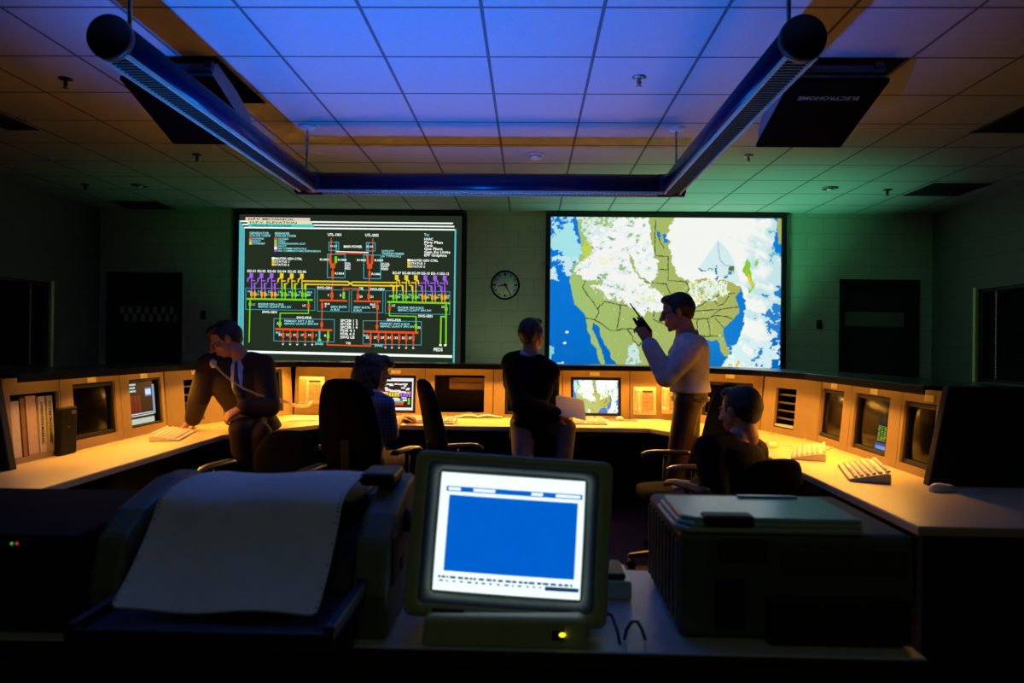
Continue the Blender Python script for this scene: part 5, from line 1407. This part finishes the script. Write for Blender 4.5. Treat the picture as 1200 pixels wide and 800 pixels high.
# --- 4: standing man with the radio
Y4 = 4.99
J = dict(head=at(793, 366, Y4-.02), face=V((-.95, .12, -.24)), neck=at(805, 392, Y4), chest=at(808, 418, Y4), pel=at(808, 466, Y4),
         shL=at(806, 412, Y4-.17), shR=at(803, 409, Y4+.17), elL=at(781, 441, Y4-.20), wrL=at(760, 402, Y4-.16), elR=at(806, 444, Y4+.27), wrR=at(812, 468, Y4+.24),
         hipL=at(806, 472, Y4-.09), hipR=at(806, 472, Y4+.09), knL=at(792, 548, Y4-.09), knR=at(806, 548, Y4+.13), anL=at(790, 632, Y4-.09), anR=at(812, 632, Y4+.12))
for q in 'LR': J['an'+q].z = .10; J['toe'+q] = J['an'+q]+V((-.16, .02, 0)); J['toe'+q].z = .035
spec = dict(hsc=1.2, hs=1.06, hair=('short_hair', mat('hair_brown_short', (38, 28, 18), .5, bump=.6, scale=120)), trousers=mat('dark_red_brown_trousers', (50, 26, 20), .45, bump=.25, scale=30), up=(.2, 0, 1),
            handL=(V((-.42, .05, .88)), V((.35, -.90, .15)), 1, [.9, 1.0, 1.05, 1.1], .6), handR=(V((.1, .1, -1)), V((.1, .95, 0)), -1, .35),
            tops=[('white_shirt', mat('white_shirt', (196, 192, 190), .85, bump=.5, scale=22), .028, 2, -.02)], sm=6)
p4, HM = person('standing man in white shirt and glasses holding a walkie-talkie before the weather map', J, spec)
glasses(p4, HM, 1.06, BLK, .003)
mb = MB(); mb.loft(torso_rings(J, [(-.06, .186, .132, -.005), (.02, .186, .132, -.005)])); mb.build('belt', BLK, p4, True)
mb = MB(); mb.lathe([(.056, -.026), (.082, -.02), (.076, .018), (.062, .020)], zframe(J['neck']+V((.0, 0, .01)), (J['head']-J['neck'])+V((.06, 0, 0))), 22); mb.build('shirt_collar', MATS['white_shirt'], p4, True)
c = at(753.5, 382, Y4-.135)
o = thing('two_way_radio', 'black walkie-talkie with long antenna in the standing man\'s hand', 'radio', c)
ax = V((-.60, 0, .80)).normalized(); M = frame(c, V((0, 1, 0)), V((.9, 0, .42))) 
M = zframe(c, ax, (0, -1, 0))
MB().bb((-.032, -.020, -.065), (.032, .020, .055), M).build('body', BLK, o, True, bevel=.006)
MB().bb((-.02, -.024, .0), (.02, -.0195, .04), M).build('speaker_grille', mat('grille_grey', (60, 62, 60), .6), o, True)
MB().capsule((.02, 0, .05), (.02, 0, .075), .010, .010, 10, M).capsule((-.006, 0, .05), (-.006, 0, .068), .007, .007, 10, M).build('knob', BLK, o, True)
MB().capsule((-.02, 0, .05), (-.02, 0, .175), .0065, .004, 10, M).build('antenna', BLK, o, True)

# --- 5: man seated at the right worktop, seen from behind, turned towards the big screens
Y5 = 3.78
J = dict(head=at(866, 482, Y5+.02), face=V((-.62, .74, -.16)), neck=at(867, 513, Y5-.03), chest=at(858, 551, Y5-.04), pel=at(864, 612, Y5-.05),
         shL=at(832, 527, Y5-.14), shR=at(882, 530, Y5+.14), elL=at(838, 577, Y5-.20), wrL=at(818, 569, Y5+.02), elR=at(890, 576, Y5+.22), wrR=at(852, 584, Y5+.42),
         hipL=at(848, 622, Y5-.08), hipR=at(872, 622, Y5+.08), knL=at(800, 600, Y5+.26), knR=at(842, 598, Y5+.44), anL=at(798, 690, Y5+.34), anR=at(836, 690, Y5+.50))
J['knL'].z = J['knR'].z = .55
for q in 'LR': J['an'+q].z = .10; J['toe'+q] = J['an'+q]+V((-.10, .12, 0)); J['toe'+q].z = .035
spec = dict(hs=1.06, hair=('short_hair', HAIRD), trousers=mat('dusky_trousers', (84, 58, 52), .8), up=(.10, -.05, 1),
            handL=(V((-.86, .46, -.02)), V((-.05, -.45, .88)), 1, .30), handR=(V((-.7, .6, -.2)), V((0, .2, .95)), -1, .4),
            tops=[('black_jacket', BLAZ, .024, 2, -.2)])
p5, HM = person('man in black jacket seated at the right worktop with his back turned', J, spec)
# ================================================================== foreground table and machines
TZ0 = .76
FT = thing('work_table', 'dark-fronted table across the foreground carrying both printers and the monitor', 'table', (-.15, 1.7, 0))
MB().bb((-1.5, 1.43, TZ0-.03), (.80, 1.96, TZ0)).build('tabletop', mat('table_grey_laminate', (196, 202, 208), .35, var=.05, scale=40), FT, True, bevel=.005)
MB().bb((-1.5, 1.432, .06), (.80, 1.455, TZ0-.03)).bb((-1.5, 1.424, TZ0-.034), (.80, 1.4295, TZ0-.001)).build('front_panel', mat('table_dark_panel', (30, 34, 28), .7), FT, True, bevel=.004)
for x in (-1.49, .765):
    MB().bb((x, 1.46, 0), (x+.03, 1.93, TZ0-.03)).build('side_panel', MATS['table_dark_panel'], FT, True)

# CRT terminal
c = at(597, 630, 1.50)
GREY = mat('terminal_grey', (182, 190, 154), .5, var=.05)
mt = thing('crt_terminal', 'boxy grey terminal with a bright blue screen on the foreground table', 'monitor', (c.x, 1.62, TZ0), 0)
M = Matrix.Translation(c) @ Matrix.Rotation(.052, 4, 'Y') @ Matrix.Rotation(-.17, 4, 'X')
W, Hh = .212, .171
def rrect(w, h, r, n=6):
    P = []
    for cx, cz, a0 in ((w-r, h-r, 0), (-w+r, h-r, PI/2), (-w+r, -h+r, PI), (w-r, -h+r, 1.5*PI)):
        for i in range(n+1): a = a0+PI/2*i/n; P.append((cx+r*math.cos(a), cz+r*math.sin(a)))
    return P
def rings_xz(lst): return [[(x, y, z+dz) for x, z in rrect(w, h, r)] for w, h, r, y, dz in lst]
fr = MB(); fr.loft(rings_xz([(.163, .130, .012, .040, .003), (.165, .132, .012, .024, .003), (W-.030, Hh-.026, .014, .002, .003), (W-.022, Hh-.022, .014, -.002, .003), (W-.004, Hh-.004, .02, -.004, 0), (W, Hh, .02, .004, 0), (W, Hh, .02, .07, 0), (W-.008, Hh-.008, .02, .075, 0)]), M, cap=False)
fr.build('bezel', GREY, mt, True)
mk = MB(); mk.loft(rings_xz([(.1632, .1302, .012, .040, .003), (.165, .132, .012, .0235, .003), (W-.0302, Hh-.0262, .014, .0012, .003), (W-.0285, Hh-.0245, .014, .0012, .003)]), M, cap=False)
mk.build('screen_mask', mat('mask_grey_green', (84, 102, 96), .5), mt, True)
MB().loft(rings_xz([(W-.008, Hh-.008, .02, .072, 0), (W-.02, Hh-.02, .03, .16, -.004), (W-.07, Hh-.055, .03, .30, -.02), (W-.08, Hh-.06, .03, .36, -.022), (.06, .06, .02, .362, -.022)]), M).build('housing', GREY, mt, True)
SW, SH = .157, .1235
g = MB(); n = 14
for i in range(n):
    for j in range(n):
        P = lambda a, b: ((-1+2*a/n)*SW*1.06, .024+.012*((-1+2*a/n)**2+(-1+2*b/n)**2)*.6, (-1+2*b/n)*SH*1.08+.003)
        g.add([P(i, j), P(i+1, j), P(i+1, j+1), P(i, j+1)], [(0, 1, 2, 3)], M, True)
g.build('screen_glass', mat('crt_glass', (120, 132, 128), .45, spec=.4), mt, True)
d = MB()
UIW, UIB = glow('terminal_white', (226, 244, 250), 1.25), glow('terminal_blue', (0, 96, 206), 1.0)
UID = glow('terminal_dark', (20, 66, 110), .8)
def q_(m, x0, z0, x1, z1, k):
    d.use(m); n = 10
    for i in range(n):
        for j in range(n):
            def P(a, b):
                X = -SW+2*SW*(x0+(x1-x0)*a/n); Z = SH-2*SH*(z0+(z1-z0)*b/n)
                u, v = X/SW/1.06, Z/SH/1.08
                return (X, .0215+.012*(u*u+v*v)*.6-k*.0006, Z+.003)
            d.add([P(i, j), P(i+1, j), P(i+1, j+1), P(i, j+1)], [(0, 1, 2, 3)], M, True)
q_(UIW, 0, 0, 1, 1, 0)
q_(UIB, .04, .115, .985, .16, 1); q_(UIW, .055, .125, .14, .15, 2); q_(UIW, .23, .125, .38, .15, 2); q_(UIW, .63, .125, .71, .15, 2); q_(UIW, .80, .125, .97, .15, 2)
q_(UIB, .065, .19, .955, .835, 1)
r_ = random.Random(4); x = .03
while x < .95:
    w = .012+r_.random()*.03; q_(UID, x, .875, min(.97, x+w), .895, 1); x += w+.006+r_.random()*.012
x = .04
while x < .74:
    w = .012+r_.random()*.02; q_(UID, x, .91, x+w, .925, 1); x += w+.02+r_.random()*.02
q_(UID, .76, .905, .99, .94, 1)
d.build('display', None, mt, True)
MB().bb((-.15, -.008, -.158), (-.085, -.0025, -.150), M).build('badge', mat('badge_dark', (50, 54, 46), .4), mt, True)
b0 = MB()
bx0, bx1 = c.x-.175, c.x+.165
b0.loft([[(x, y, z) for x, y in ((bx0+i, 1.44+i), (bx1-i, 1.44+i), (bx1-i, 1.86), (bx0+i, 1.86))] for z, i in ((TZ0, 0), (TZ0+.052, .004), (TZ0+.060, .012))], smooth=False)
b0.build('base', GREY, mt, True, bevel=.006)
MB().lathe([(.005, 0), (.11, 0), (.09, .03), (.07, .05), (.005, .05)], Matrix.Translation((c.x, 1.66, TZ0+.058)), 28).build('swivel', GREY, mt, True)
p = at(659, 739, 1.437)
MB().ell((p.x, 1.438, TZ0+.030), (.0065, .004, .0045)).build('power_light', glow('led_yellow', (240, 232, 30), 2.2), mt, True, label='small glowing yellow power light')
MB().bb((c.x+.09, 1.437, TZ0+.02), (c.x+.115, 1.442, TZ0+.036)).build('power_switch', BLK, mt, True)

# dot-matrix printer with fanfold paper
PB = mat('printer_beige', (112, 116, 92), .55, var=.06)
PD = mat('printer_dark', (28, 29, 27), .5)
xl, xr = -.905, -.285
pr = thing('line_printer', 'wide dot-matrix printer with fanfold paper on the foreground table', 'printer', ((xl+xr)/2, 1.65, TZ0))
prof = [(1.46, TZ0), (1.44, TZ0+.10), (1.47, TZ0+.20), (1.54, TZ0+.245), (1.70, TZ0+.285), (1.80, TZ0+.285), (1.88, TZ0+.24), (1.90, TZ0)]
MB().loft([[(x, y, z-.035 if z > TZ0+.15 else z) for y, z in prof] for x in (xl+.07, xr-.072)], smooth=False).build('body', PD, pr, True, bevel=.008)
for x0, x1 in ((xl, xl+.07), (xr-.072, xr)):
    MB().loft([[(x, y, z) for y, z in prof] for x in (x0, x1)], smooth=False).build('end_cover', PB, pr, True, bevel=.014)
MB().bb((xl+.08, 1.56, TZ0+.245), (xr-.10, 1.80, TZ0+.262)).build('top_cover', PD, pr, True, bevel=.006)
MB().lathe([(.002, 0), (.026, 0), (.028, .008), (.026, .03), (.002, .03)], zframe((xr, 1.66, TZ0+.20), (1, 0, 0)), 22).build('platen_knob', BLK, pr, True)
MB().bb((xr-.10, 1.62, TZ0+.285), (xr-.02, 1.74, TZ0+.315)).build('control_box', BLK, pr, True, bevel=.008)
MB().bb((xr-.002, 1.5, TZ0+.10), (xr+.003, 1.56, TZ0+.20)).bb((xr-.002, 1.60, TZ0+.10), (xr+.003, 1.64, TZ0+.13)).build('side_vent', PD, pr, True)
tr = MB(); tr.bb((-.79, 1.20, .858), (-.33, 1.46, .868)); tr.bb((-.345, 1.20, .868), (-.325, 1.60, .892)); tr.bb((-.79, 1.2, .868), (-.775, 1.46, .888)); tr.bb((-.79, 1.195, .85), (-.325, 1.205, .88)); 
tr.build('paper_tray', PD, pr, True, bevel=.003)
for x in (-.77, -.37): MB().bb((x, 1.40, TZ0), (x+.02, 1.44, .86)).build('tray_leg', PD, pr, True)
pp = [(1.76, 1.050), (1.68, 1.062), (1.60, 1.070), (1.52, 1.068), (1.465, 1.060), (1.438, 1.050), (1.424, 1.030), (1.40, .998), (1.37, .965), (1.335, .932), (1.30, .905), (1.268, .884)]
fp = thing('fanfold_paper', 'wide sheet of fanfold paper curling out of the dot-matrix printer', 'paper', ((-.755-.378)/2, 1.5, 1.06))
g = MB(); nx = 24
def PPt(i, j):
    y, z = pp[j]; x = -.757+.381*i/nx; q = j/(len(pp)-1)
    z += .004*math.sin(i*.40+1)*q*q-.005*(1-q)*math.sin(i*.26); y += .020*math.sin(i*.52+.6)*q*(1-q)+.008*math.sin(i*1.0)*q*(1-q)
    return (x, y, z)
for j in range(len(pp)-1):
    for i in range(nx): g.add([PPt(i, j), PPt(i+1, j), PPt(i+1, j+1), PPt(i, j+1)], [(0, 1, 2, 3)], None, True)
g.weld = True; sheet = g.build('sheet', mat('fanfold_sheet', (236, 238, 226), .85, var=.04), fp, True)
so = sheet.modifiers.new('thick', 'SOLIDIFY'); so.thickness = .0008; 
sb = sheet.modifiers.new('sub', 'SUBSURF'); sb.levels = sb.render_levels = 1
hl = MB(); L = 0; seg_ = []
for j in range(len(pp)-1):
    k = 3
    for q in range(k):
        for i, fx in ((0, .4), (nx-1, .6)):
            P = [Vector(PPt(i, j)), Vector(PPt(i+1, j)), Vector(PPt(i, j+1))]; t = (q+.5)/k
            c2 = P[0].lerp(P[1], fx)+(P[2]-P[0])*t; ey = (P[2]-P[0]).normalized(); ex = V((1, 0, 0)); nn = ey.cross(ex); nn = nn if nn.z > 0 or nn.y < 0 else -nn
            hl.add([tuple(c2+nn*.0012+ex*(.0022*math.cos(a))+ey*(.0022*math.sin(a))) for a in np.linspace(0, 2*PI, 8, endpoint=False)], [tuple(range(8))])
hl.build('sprocket_holes', PD, fp, True)

# equipment case at the far left of the table
o = thing('equipment_case', 'dark equipment case with tiny green and red lights at the table\'s left end', 'device', (-1.18, 1.62, TZ0))
MB().bb((-.32, -.16, 0), (.24, .3, .205)).build('case', mat('case_dark', (8, 9, 9), .8, spec=.2), o, bevel=.008)
MB().bb((-.30, -.166, .02), (.225, -.159, .198)).build('front_plate', BLK, o, bevel=.003)
for dx, cc, nme in ((-.038, (60, 220, 60), 'green'), (-.028, (230, 60, 40), 'red')):
    q0 = at(14 if nme == 'green' else 20, 636.5, 1.454)
    MB().ell((q0.x+1.18, -.167, q0.z-TZ0), (.0026, .002, .0026), n=10, m=6).build('indicator_light', glow('led_'+nme, cc, .8), o, label='tiny %s indicator light' % nme)

# laser printer
xl, xr = .312, .81
lp = thing('laser_printer', 'large boxy laser printer with a pale ribbed lid on the foreground table', 'printer', ((xl+xr)/2, 1.65, TZ0))
LB_ = mat('laser_body', (92, 96, 78), .55, var=.05); LL = mat('laser_lid', (176, 200, 186), .22, var=.03, spec=.8)
b = MB(); b.bb((xl+.012, 1.50, TZ0+.005), (xr, 1.90, TZ0+.225)); b.build('body', LB_, lp, True, bevel=.014)
for i, (gx, z0, z1) in enumerate(((0, .225, .237), (.008, .237, .247), (.016, .247, .257))):
    w1 = .70
    MB().prism([(xl+gx+.025, 1.495+gx*.4), (w1, 1.495+gx*.4), (w1, 1.72), (xl+gx-.0, 1.72), (xl+gx, 1.525)], TZ0+z0, TZ0+z1).build('lid_tier', LL, lp, True, bevel=.004)
MB().bb((.37, 1.492, TZ0+.238), (.475, 1.535, TZ0+.262)).build('lid_latch', PD, lp, True, bevel=.005)
MB().bb((.50, 1.70, TZ0+.257), (.64, 1.715, TZ0+.262)).build('lid_ridge', LL, lp, True, bevel=.002)
f = MB(); f.bb((.40, 1.488, TZ0+.17), (.50, 1.50, TZ0+.215)).build('control_panel', mat('panel_dim', (54, 58, 50), .35), lp, True, bevel=.004)
MB().bb((.395, 1.49, TZ0+.03), (.455, 1.50, TZ0+.13)).build('opening', PD, lp, True)
MB().bb((.53, 1.486, TZ0+.15), (.79, 1.50, TZ0+.20)).build('front_flap', mat('flap_dim', (70, 74, 62), .5), lp, True, bevel=.006)
MB().bb((.50, 1.47, TZ0+.005), (.79, 1.50, TZ0+.10)).build('paper_cassette', PD, lp, True, bevel=.008)
rb = MB()
for i in range(9): rb.bb((xl+.008, 1.53+i*.042, TZ0+.02), (xl+.014, 1.545+i*.042, TZ0+.20))
rb.build('side_ribs', LB_, lp, True)

# small box and cables between terminal and laser printer
p = atz(717, 703, TZ0)
o = thing('desk_switchbox', 'small pale box with a dark top behind the right edge of the terminal', 'device', (p.x-.05, p.y+.05, TZ0))
MB().bb((-.09, -.05, 0), (.098, .09, .045)).build('case', LL, o, bevel=.005)
MB().bb((-.08, -.04, .045), (.085, .08, .060)).build('top_panel', PD, o, bevel=.006)
p = atz(744, 752, TZ0)
tag(MB().tube([(p.x-.022, p.y, TZ0+.004), (p.x-.017, p.y+.004, TZ0+.024), (p.x-.006, p.y+.006, TZ0+.040), (p.x+.006, p.y+.006, TZ0+.040), (p.x+.015, p.y+.004, TZ0+.024), (p.x+.022, p.y, TZ0+.004)], .0035, 8).build('looped_cable', BLK), 'short black cable standing in a loop on the table by the terminal', 'cord')
a = atz(717, 722, TZ0); b = atz(727, 757, TZ0)
tag(MB().tube([(a.x-.03, a.y+.03, TZ0+.003), (a.x, a.y, TZ0+.003), ((a.x+b.x)/2+.003, (a.y+b.y)/2, TZ0+.003), (b.x, b.y+.008, TZ0+.003)], .0028, 8).build('straight_cable', BLK), 'thin black cable lying on the table beside the terminal', 'cord')
# ================================================================== lights
def spot(loc, aim, col, e, ang, blend, r, name):
    ld = bpy.data.lights.new(name, 'SPOT'); ld.energy = e; ld.color = col; ld.spot_size = ang; ld.spot_blend = blend; ld.shadow_soft_size = r
    o = bpy.data.objects.new(name, ld); COL.objects.link(o)
    o.matrix_basis = zframe(loc, Vector(loc)-Vector(aim), (0, 1, 0))
    return o
# blue-gelled uplight standing on the floor in the middle of the room, behind the terminal
spot((-.72, 3.66, .63), (-.50, 3.85, 3.05), (.0, .165, 1.0), 590, math.radians(104), .75, .05, 'blue_uplight')
# added green lights, unseen behind the console, tinting back wall and ceiling
spot((2.5, 8.3, .6), (2.2, 8.3, 3.05), (.13, 1.0, .50), 190, math.radians(100), .8, .15, 'added_green_light')
spot((-3.0, 8.0, .5), (-3.0, 8.2, 3.05), (.14, 1.0, .32), 14, math.radians(100), .8, .15, 'added_green_light')

spot((-.3, 8.0, .5), (-.3, 8.6, 3.05), (.72, 1.0, .50), 13, math.radians(110), .8, .15, 'added_green_light')  # another added light, brightening the wall between the screens
# added dim greenish fill behind the camera, lifting the foreground machines
ld = bpy.data.lights.new('added_rear_fill', 'AREA'); ld.size = .5; ld.energy = 2.0; ld.color = (.75, 1.0, .45)
lo = bpy.data.objects.new('added_rear_fill', ld); COL.objects.link(lo); lo.location = (.2, -.9, 3.0)

w = bpy.data.worlds.new('world'); SC.world = w; w.use_nodes = True
w.node_tree.nodes['Background'].inputs[0].default_value = (.003, .004, .004, 1); w.node_tree.nodes['Background'].inputs[1].default_value = 1

# ================================================================== camera and view
cd = bpy.data.cameras.new('camera'); cd.sensor_width = 36; cd.lens = F/1200*36; cd.clip_start = .05; cd.dof.use_dof = True; cd.dof.focus_distance = 6.5; cd.dof.aperture_fstop = 3.6
co = bpy.data.objects.new('camera', cd); COL.objects.link(co)
co.matrix_basis = Matrix.Translation((0, 0, EYE)) @ Matrix.Rotation(YAW, 4, 'Z') @ Matrix.Rotation(PI/2+PITCH, 4, 'X') @ Matrix.Rotation(ROLL, 4, 'Z')
SC.camera = co
vs = SC.view_settings
vs.view_transform = 'Standard'; vs.look = 'None'; vs.exposure = 0; vs.gamma = 1; vs.use_curve_mapping = False
try:
    SC.cycles.use_denoising = True; SC.cycles.denoiser = 'OPENIMAGEDENOISE'
    SC.cycles.sample_clamp_indirect = 6; SC.cycles.max_bounces = 8; SC.cycles.diffuse_bounces = 5
except Exception: pass
